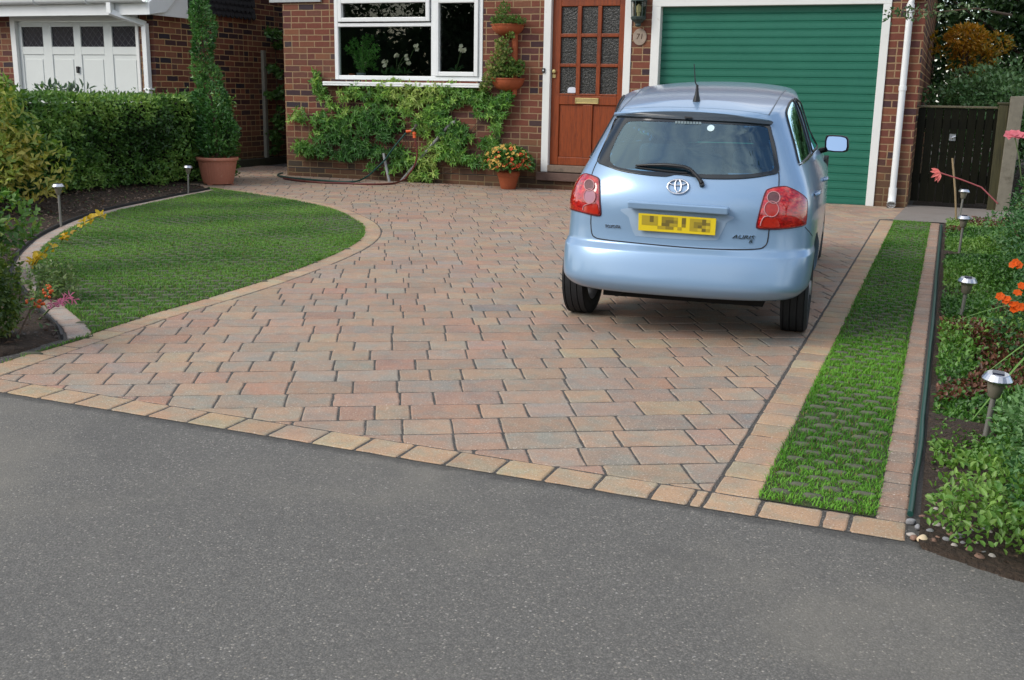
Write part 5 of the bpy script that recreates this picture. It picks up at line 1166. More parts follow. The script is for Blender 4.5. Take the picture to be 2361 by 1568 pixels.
for q in [(150, 688), (160, 684), (145, 692), (168, 690), (132, 694), (118, 700), (138, 702), (125, 706)]:
    c0 = gr(*q, .13)
    for k in range(9): P.append(tuple(c0)); D.append(unit(1, r)[0] * [1, .6, .8] + [.35, -.1, .1])
P = np.array(P); F_ = Foliage(); F_.add(leafset(P, np.array(D), unit(len(P), r), .034, .006, np.tile((.70, .25, .38), (len(P), 1)) * r.uniform(.85, 1.15, (len(P), 1)), .1, -.25, True)); F_.build('petals', MT['petal'], ne)
# leggy stems above the hedge
lg = shrub('leafy_shoots', (*[float(q) for q in at(150, 225, 10.2)[:2]], .98), (.38, .12, .13), 'grey green shoots rising above the left part of the hedge', 'shoots', [(.05, .10, .05), (.09, .15, .08), (.2, .27, .2)], 130, .10, .035, 113, lumps=8, f=9, six=True)
# ------------------------------------------------------------------ the parked car
CA = RAD(3.5); CO = Vector((-1.125, 5.24, 0))
car = empty('parked_car', tuple(CO), 'light blue metallic five door hatchback parked on the block paving facing the green garage', 'car', rz=CA)
car.rotation_euler = (0, 0, CA)
W2L = (Matrix.Translation(CO) @ Matrix.Rotation(CA, 4, 'Z')).inverted(); L2W = W2L.inverted()
CL = W2L @ CP
def cray(x, y): return (W2L.to_3x3() @ ray(*zc(x, y))).normalized()
def cy_(pt, yy): d = cray(*pt); return CL + d * ((yy - CL.y) / d.y)
def proj_zc(P):
    """local point -> picture coordinates in the car crop"""
    d = (L2W @ Vector(P)) - CP; f = d.dot(CF); return ((1180 + FPX * d.dot(CR) / f - 1258.9) / .42819, (784 - FPX * d.dot(CU) / f - 151.07) / .42819)
def carpaint():
    m, t, p, o = nodemat('blue_metallic_paint'); N = NT(t); P = N.pos()
    f = N.noise(P, 900, 2, .5); c = N.mix(f, (.20, .325, .49), (.255, .39, .56))
    N.put(p.inputs['Base Color'], c); p.inputs['Metallic'].default_value = .28; p.inputs['Roughness'].default_value = .34
    p.inputs['Coat Weight'].default_value = .85; p.inputs['Coat Roughness'].default_value = .11; p.inputs['Specular IOR Level'].default_value = .5
    return m
MT['paint'] = carpaint()
MT['under'] = simple('car_underside', (.012, .012, .013), .9)
MT['trim'] = simple('black_trim', (.008, .009, .011), .45, var=.1, spec=.3)
# levels: z at the rear, extra rise towards the front, rear y, half width at the rear corner, half width amidships, front y
LV = [(.215, .02, -.40, .48, .50, 2.90), (.205, .02, -.475, .52, .545, 2.96), (.225, .02, -.518, .556, .575, 2.99), (.268, .02, -.544, .584, .598, 3.0), (.375, .02, -.522, .59, .605, 3.0),
      (.412, .02, -.508, .588, .607, 2.99), (.438, .02, -.478, .58, .606, 2.98), (.50, .02, -.470, .578, .606, 2.96), (.60, .02, -.468, .574, .604, 2.90), (.68, .03, -.452, .56, .594, 2.78),
      (.742, .06, -.420, .528, .562, 2.25), (.87, .09, -.345, .466, .522, 1.95), (.985, .14, -.275, .408, .482, 1.62), (1.012, .152, -.262, .388, .466, 1.56)]
def lean(y_, z_):
    """plan taper and sideways lean of the shell towards its front"""
    f = min(1, max(0, (z_ - .72) / .36)); yy = min(max(0, y_), 1.7 + .9 * (1 - f)); return 1 - (.033 + .05 * f) * yy, -(.012 + .05 * f) * yy
def mirx(v): return Vector((-v.x + 2 * lean(v.y, v.z)[1], v.y, v.z))
def ring(lv):
    z, dz, yr, wr, wm, yf = lv; half = []
    crown = .0
    for fx, dy in ((0, 0), (.28, .004), (.55, .018), (.78, .048), (.93, .105), (1.0, .21)): half.append((wr * fx, yr + dy))
    y0 = yr + .21; y1 = yf - .34
    for t in (.12, .26, .42, .58, .74, .88, 1.0): half.append((wr + (wm - wr) * min(1, t * 3.0), y0 + (y1 - y0) * t))
    for fx, y_ in ((.95, yf - .14), (.6, yf - .03), (0, yf)): half.append((wm * fx, y_))
    pts = []
    for x_, y_ in half:
        zz = z + dz * (1 - math.exp(-max(0, y_ - yr) * 1.35)) * 1.08
        if z < .74 and z > .41 and abs(x_) > .3 and y_ < -.2: zz += .0
        pts.append((x_, y_, zz))
    return pts
LV = [(a, b * 1.0, c, d, e, f) for a, b, c, d, e, f in LV]
half_rings = [ring(l) for l in LV]; nh = len(half_rings[0])
bm = bmesh.new(); rows = []
for hr_ in half_rings:
    place = lambda s_, p_: bm.verts.new((s_ * p_[0] * lean(p_[1], p_[2])[0] + lean(p_[1], p_[2])[1], p_[1], p_[2])); row = [place(1, p_) for p_ in hr_]; mir = [place(-1, p_) for p_ in hr_[1:-1]][::-1]
    rows.append(row + mir)
m_ = len(rows[0])
top = half_rings[-1]
def roofz(x_, y_, ze): 
    return ze
cap_rows = []
for f_, up_, sh in ((.93, .016, .03), (.66, .030, .12), (.33, .040, .22)):
    rr_ = []
    full = [(p_[0], p_[1], p_[2]) for p_ in top] + [(-p_[0], p_[1], p_[2]) for p_ in top[1:-1]][::-1]
    for x_, y_, z_ in full:
        yc_ = min(max(y_, -.262 + sh), 1.56 - sh)
        k_ = lean(yc_, z_); rr_.append(bm.verts.new((x_ * f_ * k_[0] + k_[1], y_ + (yc_ - y_) , (z_ + up_ + (.152 * 1.08 * (math.exp(-max(0, y_ + .262) * 1.35) - math.exp(-max(0, yc_ + .262) * 1.35)))))))
    cap_rows.append(rr_)
allrows = rows + cap_rows
for a, b_ in zip(allrows[:-1], allrows[1:]):
    for i in range(m_): bm.faces.new((a[i], a[(i + 1) % m_], b_[(i + 1) % m_], b_[i]))
# close the roof with cross strips between mirrored vertices
last = cap_rows[-1]; h = m_ // 2
for i in range(h):
    a, b_, c_, d_ = last[i], last[i + 1], last[(m_ - i - 1) % m_], last[(m_ - i) % m_]
    vs = []
    for v in (a, b_, c_, d_):
        if v not in vs: vs.append(v)
    if len(vs) >= 3: bm.faces.new(vs)
bm.faces.new(list(reversed(rows[0])))
bmesh.ops.recalc_face_normals(bm, faces=bm.faces)
# firm up character lines
cl = bm.edges.layers.float.new('crease_edge')
for ri, wgt in ((3, .35), (5, .55), (6, .5), (10, .35), (12, .75), (13, .55)):
    for i in range(m_):
        e = bm.edges.get((rows[ri][i], rows[ri][(i + 1) % m_]))
        if e: e[cl] = wgt
me = bpy.data.meshes.new('shell'); bm.to_mesh(me); bm.free()
tmp = bpy.data.objects.new('shell', me); COL.objects.link(tmp)
sb = tmp.modifiers.new('s', 'SUBSURF'); sb.levels = 3; sb.render_levels = 3
def evalmesh(o):
    dg = bpy.context.evaluated_depsgraph_get(); return bpy.data.meshes.new_from_object(o.evaluated_get(dg))
full_me = evalmesh(tmp)
bmf = bmesh.new(); bmf.from_mesh(full_me); bmf.normal_update(); BVH = BVHTree.FromBMesh(bmf)
WHEELS = [(.513, .0, .06), (-.566, .04, .06), (.457, 2.52, .06), (-.53, 2.52, .06)]; WR, WW = .215, .125
# wheel wells
cut = MB()
for wx, wy, _ in WHEELS:
    s_ = 1 if wx > 0 else -1; x0, x1 = sorted((s_ * .33, s_ * .8)); k = 40
    cut.prism([(x0, wy + .25 * math.cos(2 * math.pi * i / k), WR + .02 + .25 * math.sin(2 * math.pi * i / k)) for i in range(k)], (x1 - x0, 0, 0))
co = cut.build('cutter', MT['under'], None)
tmp.data.materials.append(MT['paint']); bo_ = tmp.modifiers.new('b', 'BOOLEAN'); bo_.object = co; bo_.operation = 'DIFFERENCE'; bo_.solver = 'EXACT'; bo_.material_mode = 'TRANSFER'
body_me = evalmesh(tmp); bpy.data.objects.remove(tmp); bpy.data.objects.remove(co)
def dense(poly, n=12): return catmull(poly, n, True)
def hit(x, y):
    d = cray(x, y); loc_, nrm, i, dist = BVH.ray_cast(CL, d)
    if loc_ is None:
        # just off the silhouette: nearest skin point to the sight line
        best = None
        for t in np.linspace(4, 8, 60):
            q = CL + d * t; l2, n2, i2, d2 = BVH.find_nearest(q)
            if best is None or d2 < best[2]: best = (l2, n2, d2)
        return best[0], best[1]
    return loc_, nrm
def patch(name, poly, mat, parent, off=.004, rings=(0, .25, .5, .75, .92, 1), edge=True, smooth_n=10, crown=0.0, mirror=False, center=None, closed_in=None, raw=False):
    """a thin shell lying on the bodywork: outline in picture coordinates, met with the skin along the sight lines"""
    out_ = np.array(poly, float) if raw else dense(poly, smooth_n); c = np.array(center) if center is not None else out_.mean(0); n = len(out_); V = []; F = []
    r0 = 0 if closed_in is None else closed_in
    rs = [r0 + (1 - r0) * t for t in rings]
    for t in rs:
        for q in out_:
            p_ = c + (q - c) * max(t, .002); l_, nn = hit(*p_); V.append(l_ + nn * (off + crown * (1 - t * t)))
    if edge:
        for q in out_: l_, nn = hit(*(c + (q - c) * 1.0)); V.append(l_ - nn * .004)
    R_ = len(rs) + (1 if edge else 0)
    if closed_in is not None and edge:
        for q in out_: l_, nn = hit(*(c + (q - c) * r0)); V.append(l_ - nn * .004)
    for r_ in range(R_ - 1):
        for i in range(n): F.append((r_ * n + i, r_ * n + (i + 1) % n, (r_ + 1) * n + (i + 1) % n, (r_ + 1) * n + i))
    if mirror: V = [mirx(v) for v in V]
    me = bpy.data.meshes.new(name); me.from_pydata([tuple(v) for v in V], [], F); bm = bmesh.new(); bm.from_mesh(me); bmesh.ops.remove_doubles(bm, verts=bm.verts, dist=.0004); bmesh.ops.recalc_face_normals(bm, faces=bm.faces); bm.to_mesh(me); bm.free()
    me.polygons.foreach_set('use_smooth', [True] * len(me.polygons)); me.update(); 
    try: me.set_sharp_from_angle(angle=RAD(40))
    except Exception: pass
    return link(name, me, mat, parent, local=True)
def line(name, pts, r_, mat, parent, off=0.0, n=8, closed=False, mirror=False):
    q = catmull(pts, n, closed); P = [hit(*p_) for p_ in q]; P = [l_ + nn * off for l_, nn in P]
    if closed: P.append(P[0])
    if mirror: P = [mirx(v) for v in P]
    b = MB(); b.tube(P, r_, 6); return b.build(name, mat, parent, smooth=True, local=True)
# outlines in the picture
REARG = [(275, 515), (300, 535), (400, 570), (520, 590), (640, 600), (690, 590), (760, 596), (860, 612), (1000, 614), (1100, 608), (1190, 594), (1250, 576), (1246, 510), (1232, 430), (1215, 370), (1198, 322), (1120, 312), (960, 300), (780, 290), (600, 285), (480, 281), (386, 277), (350, 345), (310, 430)]
REARIN = [(345, 505), (352, 525), (390, 550), (520, 570), (690, 578), (860, 588), (1060, 588), (1160, 578), (1222, 560), (1220, 500), (1208, 430), (1196, 370), (1180, 335), (1080, 326), (900, 316), (700, 308), (560, 304), (470, 303), (430, 315), (395, 370), (365, 430), (345, 480)]
SIDE1 = [(1292, 250), (1296, 285), (1312, 345), (1335, 430), (1358, 524), (1366, 530), (1390, 512), (1414, 484), (1417, 468), (1402, 410), (1376, 320), (1350, 240), (1331, 196), (1322, 190), (1306, 212)]
SIDE2 = [(1338, 186), (1347, 186), (1372, 210), (1400, 262), (1430, 340), (1448, 400), (1456, 436), (1450, 446), (1434, 462), (1427, 455), (1414, 405), (1388, 310), (1362, 230)]
def inpoly(q, poly):
    c = False; j = len(poly) - 1
    for i in range(len(poly)):
        if (poly[i][1] > q[1]) != (poly[j][1] > q[1]) and q[0] < (poly[j][0] - poly[i][0]) * (q[1] - poly[i][1]) / (poly[j][1] - poly[i][1]) + poly[i][0]: c = not c
        j = i
    return c
# open the shell behind the glass
bm = bmesh.new(); bm.from_mesh(body_me); bm.normal_update(); kill = []
RG = [tuple(q) for q in dense(REARIN, 4)]
# side glass in side-view coordinates (y, z), taken from the right-hand outlines
def side_yz(poly): return [(hit(*q)[0].y, hit(*q)[0].z) for q in poly]
SYZ = [side_yz(SIDE1), side_yz(SIDE2)]
for f in bm.faces:
    if f.material_index: continue
    c = f.calc_center_median(); n_ = f.normal
    if n_.y < -.25 and c.y < 0 and c.z > .7 and inpoly(proj_zc(c), RG): kill.append(f); continue
    if abs(n_.x) > .5 and c.z > .72:
        for sy in SYZ:
            ctr = np.mean(sy, 0); sh = [tuple(ctr + (np.array(q) - ctr) * .97) for q in sy]
            if inpoly((c.y, c.z), sh): kill.append(f); break
    if n_.y > .25 and n_.z > .1 and .80 < c.z < 1.09 and c.y > 1.45 and abs(c.x) < .44: kill.append(f)
bmesh.ops.delete(bm, geom=kill, context='FACES'); bm.to_mesh(body_me); bm.free()
body_me.polygons.foreach_set('use_smooth', [True] * len(body_me.polygons))
try: body_me.set_sharp_from_angle(angle=RAD(45))
except Exception: pass
body_me.materials.clear(); body = link('body', body_me, [MT['paint'], MT['under']], car, local=True)
# floor, dashboard, lining
b = MB(); b.box(-.5, .5, -.38, 2.3, .24, .27); b.box(-.53, .53, 1.62, 2.2, .27, .74); b.build('cabin_floor', MT['under'], car, local=True)
# --- glass
m, t, p, o = nodemat('tinted_glass'); t.nodes.remove(p); N = NT(t)
tr = N.n('ShaderNodeBsdfTransparent'); tr.inputs[0].default_value = (.40, .66, .78, 1); gl = N.n('ShaderNodeBsdfGlossy'); gl.inputs['Roughness'].default_value = .012; gl.inputs['Color'].default_value = (.62, .88, 1, 1); fr = N.n('ShaderNodeFresnel'); fr.inputs[0].default_value = 1.55
ms = N.n('ShaderNodeMixShader'); N.put(ms.inputs[0], N.math('MULTIPLY', fr.outputs[0], 3.4, clamp=True)); t.links.new(tr.outputs[0], ms.inputs[1]); t.links.new(gl.outputs[0], ms.inputs[2]); t.links.new(ms.outputs[0], o.inputs[0]); MT['carglass'] = m
MT['frit'] = simple('black_glass_band', (.014, .02, .026), .06, var=.1, spec=.55)
rw = patch('rear_window', REARIN, MT['carglass'], car, off=.003, edge=False, smooth_n=6)
# the black band between inner and outer outline
oi = resample(np.vstack([dense(REARIN, 8), dense(REARIN, 8)[:1]]), 8.0); 
def between(name, inner, outer, mat, parent, off=.004, steps=5):
    a = dense(inner, 10); n = 140
    def rs_(poly, n):
        poly = np.vstack([poly, poly[:1]]); s_ = np.r_[0, np.cumsum(np.linalg.norm(np.diff(poly, axis=0), axis=1))]; q = np.linspace(0, s_[-1], n, endpoint=False); return np.stack([np.interp(q, s_, poly[:, k]) for k in (0, 1)], 1)
    A = rs_(a, n); O = rs_(dense(outer, 10), 900)
    c = A.mean(0); ang = lambda q: np.arctan2(q[:, 1] - c[1], q[:, 0] - c[0])
    Bq = np.array([O[np.argmin(np.abs((ang(O) - t + math.pi) % (2 * math.pi) - math.pi))] for t in ang(A)])
    V = []; F = []
    for k in range(steps + 1):
        for i in range(n): l_, nn = hit(*(A[i] + (Bq[i] - A[i]) * k / steps)); V.append(tuple(l_ + nn * off))
    for i in range(n): l_, nn = hit(*Bq[i]); V.append(tuple(l_ - nn * .003))
    for k in range(steps + 1):
        for i in range(n): F.append((k * n + i, k * n + (i + 1) % n, (k + 1) * n + (i + 1) % n, (k + 1) * n + i))
    me = bpy.data.meshes.new(name); me.from_pydata(V, [], F); bm = bmesh.new(); bm.from_mesh(me); bmesh.ops.recalc_face_normals(bm, faces=bm.faces); bm.to_mesh(me); bm.free(); me.polygons.foreach_set('use_smooth', [True] * len(F)); return link(name, me, mat, parent, local=True)
between('window_border', REARIN, REARG, MT['frit'], rw)
# stickers on the glass
b = MB(); 
def onskin(x, y, off): l_, nn = hit(x, y); return l_ + nn * off
c_ = onskin(886, 341, .005); l_, nn = hit(886, 341); X = nn.cross(Vector((0, 0, 1))).normalized(); Y = nn.cross(X)
b.prism([c_ + X * .0165 * math.cos(a_) + Y * .0165 * math.sin(a_) for a_ in np.linspace(0, 2 * math.pi, 25)[:-1]], nn * .001); b.build('sticker', simple('white_sticker', (.62, .78, .82), .5), rw, local=True)
b = MB()
for k in range(9):
    x0 = 695 + k * 16; q = [onskin(x0 + dx, 302 + dy + (x0 - 695) * .035, .0052) for dx, dy in ((0, 0), (12, .4), (12, 14), (0, 13.6))]; b.prism(q, Vector((0, -.0008, 0)))
b.build('dotted_sticker', simple('grey_sticker', (.16, .22, .24), .5), rw, local=True)
for sd_ in (0, 1):
    for poly, nm in ((SIDE1, 'side_window'), (SIDE2, 'side_window')):
        g_ = patch(nm, poly, MT['carglass'], car, off=.002, mirror=bool(sd_), edge=False, smooth_n=5)
        line('window_seal', poly, .0065, MT['trim'], g_, off=.001, n=4, closed=True, mirror=bool(sd_))
    line('belt_moulding', [(1358, 532), (1390, 520), (1420, 490), (1455, 455), (1468, 442)], .0045, MT['chrome'], car, off=.003, mirror=bool(sd_))
b = MB(); 
ws = [(x_, None, z_) for x_, z_ in ((-.44, .82), (.44, .82), (.40, 1.085), (-.40, 1.085))]
V = []
for zz in np.linspace(.80, 1.10, 7):
    for xx in np.linspace(-.37, .37, 11):
        q = BVH.ray_cast(Vector((xx + lean(1.7, zz)[1], 4.5, zz)), Vector((0, -1, 0))); l_ = q[0] if q[0] else BVH.find_nearest(Vector((xx + lean(1.7, zz)[1], 1.75, zz)))[0]; V.append(tuple(l_ + Vector((0, .003, .002))))
b.add(V, [(r_ * 11 + i, r_ * 11 + i + 1, (r_ + 1) * 11 + i + 1, (r_ + 1) * 11 + i) for r_ in range(6) for i in range(10)]); b.build('windscreen', MT['carglass'], car, smooth=True, local=True)
# --- spoiler lip over the window
SP = [(384, 268), (480, 262), (620, 260), (768, 260), (920, 270), (1060, 283), (1198, 304), (1197, 324), (1060, 312), (900, 303), (768, 297), (600, 288), (470, 282), (386, 279)]
spo = patch('spoiler', SP, simple('spoiler_underside', (.028, .042, .055), .3, spec=.5), car, off=.012, smooth_n=6, rings=(0, .5, .85, 1), raw=False)
line('spoiler_edge', [(380, 267), (480, 259), (620, 256), (768, 257), (920, 266), (1060, 279), (1200, 301)], .009, MT['paint'], spo, off=.008)
b = MB(); q = [onskin(x_, y_, .016) for x_, y_ in ((748, 284), (788, 286), (788, 293), (748, 291))]; b.prism(q, Vector((0, -.006, 0))); b.build('brake_light', MT['trim'], spo, local=True)
# --- shut lines
line('shut_line', [(276, 514), (255, 560), (243, 605), (238, 700), (241, 800), (240, 850), (246, 905), (262, 925), (300, 936), (440, 952), (700, 976), (880, 988), (1040, 992), (1140, 988), (1172, 976), (1190, 950), (1200, 880)], .0032, MT['black'], car, off=-.0006)
line('shut_line', [(1252, 576), (1253, 620), (1251, 660)], .003, MT['black'], car, off=-.0006)
line('shut_line', [(1392, 870), (1415, 895), (1432, 918)], .0022, MT['black'], car, off=-.0004)
for xx in ((1196, 305), ):
    line('roof_groove', [(1198, 268), (1222, 228), (1250, 180), (1275, 146), (1290, 136)], .004, simple('roof_groove', (.10, .13, .17), .4), car, off=-.001); line('roof_groove', [(388, 262), (430, 210), (480, 160), (530, 118), (556, 106)], .004, simple('roof_groove', (.10, .13, .17), .4), car, off=-.001)
line('shut_line', [(398, 236), (500, 228), (640, 224), (800, 228), (960, 236), (1100, 250), (1200, 268)], .0016, simple('fine_gap', (.12, .17, .24), .5), car, off=-.0006)
# --- tail lights
m, t, p, o = nodemat('red_lens'); N = NT(t); P = N.pos(); mpn = N.n('ShaderNodeMapping'); mpn.inputs['Scale'].default_value = (1, 1, 2.2); N.put(mpn.inputs[0], P); f = N.noise(mpn.outputs[0], 42, 4, .6, .6)
N.put(p.inputs['Base Color'], N.ramp(f, [(.3, (.16, .004, .006)), (.5, (.42, .010, .012)), (.66, (.62, .03, .02)), (.8, (.75, .16, .10))])); p.inputs['Roughness'].default_value = .08; p.inputs['Specular IOR Level'].default_value = .6; p.inputs['Coat Weight'].default_value = 1; p.inputs['Coat Roughness'].default_value = .02; MT['redlens'] = m
MT['redlens2'] = simple('orange_red_lens', (.40, .022, .012), .1, var=.3, scale=60, spec=.6)
MT['lamprim'] = simple('pink_rim', (.52, .24, .25), .25, spec=.6); MT['greylens'] = simple('smoky_lens', (.13, .055, .06), .1, var=.5, scale=120, spec=.6); MT['pinklens'] = simple('pink_lens', (.36, .17, .22), .12, spec=.6, var=.2)
def lamp(poly, circles, lower, label=None, pink=True):
    tl = patch('tail_light', poly, MT['redlens'], car, off=.006, crown=.010, smooth_n=6, rings=(0, .2, .4, .6, .8, .93, 1))
    line('lens_surround', poly, .0045, simple('dark_red_edge', (.10, .008, .012), .25), tl, off=.003, n=5, closed=True)
    for k, (cx2, cy2, rx, ry) in enumerate(circles):
        el = [(cx2 + rx * math.cos(a_), cy2 + ry * math.sin(a_)) for a_ in np.linspace(0, 2 * math.pi, 13)[:-1]]
        patch('lens_disc', el, (MT['greylens'], MT['pinklens'] if pink else MT['redlens2'])[k], tl, off=.016, smooth_n=3, rings=(0, .5, 1))
        line('lens_ring', el, .0022, MT['lamprim'], tl, off=.017, n=4, closed=True)
    patch('lower_lens', lower, MT['redlens2'], tl, off=.013, smooth_n=5, rings=(0, .5, .9, 1)); line('lens_rim', lower[:4], .0024, MT['lamprim'], tl, off=.015)
    return tl
LL = [(205, 588), (222, 587), (256, 598), (282, 612), (287, 640), (288, 720), (292, 770), (293, 800), (284, 808), (250, 803), (190, 788), (150, 777), (124, 765), (119, 740), (121, 700), (130, 665), (150, 635), (180, 605)]
LRt = [(1182, 684), (1192, 672), (1230, 660), (1280, 655), (1305, 661), (1350, 682), (1390, 712), (1399, 735), (1399, 790), (1394, 840), (1386, 858), (1330, 871), (1250, 879), (1180, 879), (1140, 875), (1134, 865), (1140, 830), (1155, 770), (1170, 715)]
lamp(LL, [(242, 651, 25, 29), (244, 708, 29, 37)], [(208, 780), (212, 758), (240, 746), (272, 742), (284, 760), (287, 795), (278, 800), (240, 794)])
lamp(LRt, [(1219, 716, 33, 30), (1208, 775, 37, 40)], [(1150, 862), (1156, 838), (1172, 815), (1205, 812), (1232, 818), (1248, 845), (1250, 868), (1200, 872)], pink=False)
# --- number plate, its light bar and housing
MT['yellow'] = simple('yellow_plate', (.72, .55, .02), .35, var=.05)
PL = [(497, 795), (915, 825), (908, 915), (495, 887)]
def plane_pt(q, yy): return cy_(q, yy)
hs = [(437, 768), (975, 806), (968, 850), (935, 918), (920, 938), (880, 942), (700, 935), (500, 920), (478, 912), (462, 880), (445, 820)]
patch('plate_recess_shading', hs, simple('recess_shading_tone', (.33, .45, .60), .35, metal=.3, coat=.6), car, off=.002, smooth_n=5, rings=(0, .4, .8, .95, 1))  # flat patch in lighter paint; the recess's shading is put into its colour
pl4 = [cy_(q, -.492) for q in PL]
def plate_uv(u, v): a = pl4[0].lerp(pl4[1], u); c = pl4[3].lerp(pl4[2], u); return a.lerp(c, v) + Vector((0, -.0012, 0))
SH = [simple('plate_tone', c, .5, var=.03) for c in ((.40, .30, .02), (.25, .19, .02), (.15, .115, .02), (.55, .42, .03))]
# the lettering on the plate is blocked out in coarse squares, as in the photograph
GRID = ["0020.1110.2.00023", "0020.1221.2.01121", "0000.2200.1.01203", "....0011.0..00320"]
nx_, ny_ = 17, 4
b = MB(); b.prism(pl4, (0, .008, 0))
for r_, row_ in enumerate(GRID):
    for c2, ch in enumerate(row_):
        if ch == '.': continue
        b.cur = 1 + int(ch); u0 = .045 + c2 * .885 / nx_; u1 = u0 + .885 / nx_; v0 = .10 + r_ * .74 / ny_; v1 = v0 + .74 / ny_
        b.add([plate_uv(u0, v0), plate_uv(u1, v0), plate_uv(u1, v1), plate_uv(u0, v1)], [(0, 1, 2, 3)])
plate = b.build('number_plate', [MT['yellow']] + SH, car, local=True)
b = MB(); q = [cy_(p_, -.505) for p_ in ((437, 731), (980, 766), (976, 806), (437, 769))]
q2 = [v + Vector((0, .045, 0)) for v in q]; b.add(q + q2, [(0, 1, 2, 3), (4, 7, 6, 5), (0, 4, 5, 1), (1, 5, 6, 2), (2, 6, 7, 3), (3, 7, 4, 0)]); b.build('tailgate_handle', MT['paint'], car, local=True, bevel=.006, seg=3)
# --- emblem and lettering
em = []
def ell(cx2, cy2, rx, ry, rot=0, n=26): return [(cx2 + rx * math.cos(a_) * math.cos(rot) - ry * math.sin(a_) * math.sin(rot), cy2 + rx * math.cos(a_) * math.sin(rot) + ry * math.sin(a_) * math.cos(rot)) for a_ in np.linspace(0, 2 * math.pi, n + 1)[:-1]]
b = MB()
for e, rr in ((ell(711, 655, 57, 38), .0042), (ell(711, 651, 17, 33), .0032), (ell(711, 634, 45, 14), .0030)):
    P = [onskin(*q, .006) for q in e]; b.tube(P + [P[0]], rr, 8)
b.build('emblem', MT['chrome'], car, smooth=True, local=True)
def badge(s, cx2, cy2, wpx, size, shear=0, slope=0.055):
    l_, nn = hit(cx2, cy2); l2, _ = hit(cx2 + 20, cy2 + 20 * slope); X = (l2 - l_).normalized(); Z = nn; Y = Z.cross(X).normalized(); mw = Matrix((X, Y, Z)).transposed().to_4x4(); mw.translation = l_ + nn * .003
    o = text_mesh('lettering', s, size, MT['chrome'], car, mw, .0025, shear, 1.0)
    l_, nn = hit(cx2 - wpx / 2, cy2); r_, nn = hit(cx2 + wpx / 2, cy2); want = (r_ - l_).length; have = max(v.co @ X for v in o.data.vertices) - min(v.co @ X for v in o.data.vertices)
    c0 = mw.translation; f_ = want / have
    for v in o.data.vertices: d = v.co - c0; v.co = v.co + X * (d @ X) * (f_ - 1)
badge('TOYOTA', 359, 867, 84, .021, 0); badge('AURIS', 1058, 924, 122, .024, .3); badge('R', 1099, 949, 22, .019, .2)
# --- rear wiper
MT['wiper'] = simple('wiper_black', (.012, .013, .015), .35, var=.1)
b = MB(); P = [onskin(x_, y_, o_) for x_, y_, o_ in ((838, 640, .016), (826, 622, .02), (800, 594, .024), (776, 572, .026), (740, 560, .026), (690, 553, .024), (640, 548, .022), (560, 545, .016), (485, 545, .012))]
b.tube(P, [.011, .0095, .0085, .008, .0095, .010, .009, .007, .004], 8); b.tube([onskin(838, 645, -.002), onskin(838, 643, .02)], .012, 10); wip = b.build('rear_wiper', MT['wiper'], car, smooth=True, local=True)
b = MB(); b.tube([onskin(x_, y_, .007) for x_, y_ in ((482, 552), (540, 560), (600, 567), (660, 574), (720, 580), (760, 583))], [.003, .004, .005, .005, .005, .004], 6); b.build('wiper_blade', MT['rubber'], wip, local=True)
# --- roof aerial
l_, nn = hit(809, 192); b = MB(); tip = cy_((796, -8), l_.y + .02)
b.lathe([(.0, -.004), (.019, -.004), (.0175, .006), (.011, .03), (.0075, .05), (.0055, .075), (.0, .075)], l_, 14); b.tube([l_ + Vector((0, 0, .07)), l_ + (tip - l_) * .5, tip], [.0042, .0030, .0022], 7); b.build('aerial', MT['wiper'], car, smooth=True, local=True)
# --- door mirrors
for sd_ in (1, -1):
    q = [(1506, 386), (1514, 377), (1540, 376), (1590, 379), (1618, 386), (1627, 400), (1627, 440), (1621, 460), (1600, 467), (1550, 466), (1510, 460), (1500, 440), (1501, 405)]
    P = [cy_(v, 1.72) for v in q]; c = sum(P, Vector()) / len(P); b = MB()
    def mm(v): return v.copy() if sd_ > 0 else mirx(v)
    n = len(P); rings = [[c + (v - c) * .97 for v in P], [c + (v - c) * 1.04 + Vector((0, .012, 0)) for v in P], [c + (v - c) * 1.02 + Vector((0, .05, 0)) for v in P], [c + (v - c) * .75 + Vector((0, .085, 0)) for v in P], [c + (v - c) * .3 + Vector((0, .095, 0)) for v in P]]
    vs = [mm(v) for r_ in rings for v in r_]; b.add(vs, [(k * n + i, k * n + (i + 1) % n, (k + 1) * n + (i + 1) % n, (k + 1) * n + i) for k in range(4) for i in range(n)] + [tuple(range(4 * n, 5 * n)), tuple(range(n - 1, -1, -1))])
    a0 = cy_((1512, 452), 1.75); a1 = hit(1466, 452)[0]; b.tube([mm(a0), mm(cy_((1488, 456), 1.74)), mm(cy_((1470, 462), 1.72) + Vector((-.03, 0, -.01)))], [.015, .017, .02], 8)
    mir = b.build('door_mirror', MT['trim'], car, smooth=True, local=True)
    b = MB(); b.prism([mm(c + (v - c) * .86 + Vector((0, -.014 + (v.z - c.z) * .24, 0))) for v in P], (0, -.003, 0)); b.build('mirror_glass', simple('mirror_silver', (.62, .70, .74), .02, metal=1, var=.02), mir, local=True)
# --- door handles on both sides
for sd_ in (1, -1):
    for px, py in ((1450, 692), (1493, 614)):
        l_, nn = hit(px, py); b = MB(); P = [l_ + Vector((.0, dy, dz)) + nn * o_ for dy, dz, o_ in ((-.06, 0, .0), (-.05, .002, .014), (0, .004, .018), (.05, .003, .014), (.06, 0, .0))]
        P = [v if sd_ > 0 else mirx(v) for v in P]; b.tube([Vector(v) for v in catmull([tuple(v) for v in P], 4)], .0085, 8); b.build('door_handle', MT['paint'], car, smooth=True, local=True)
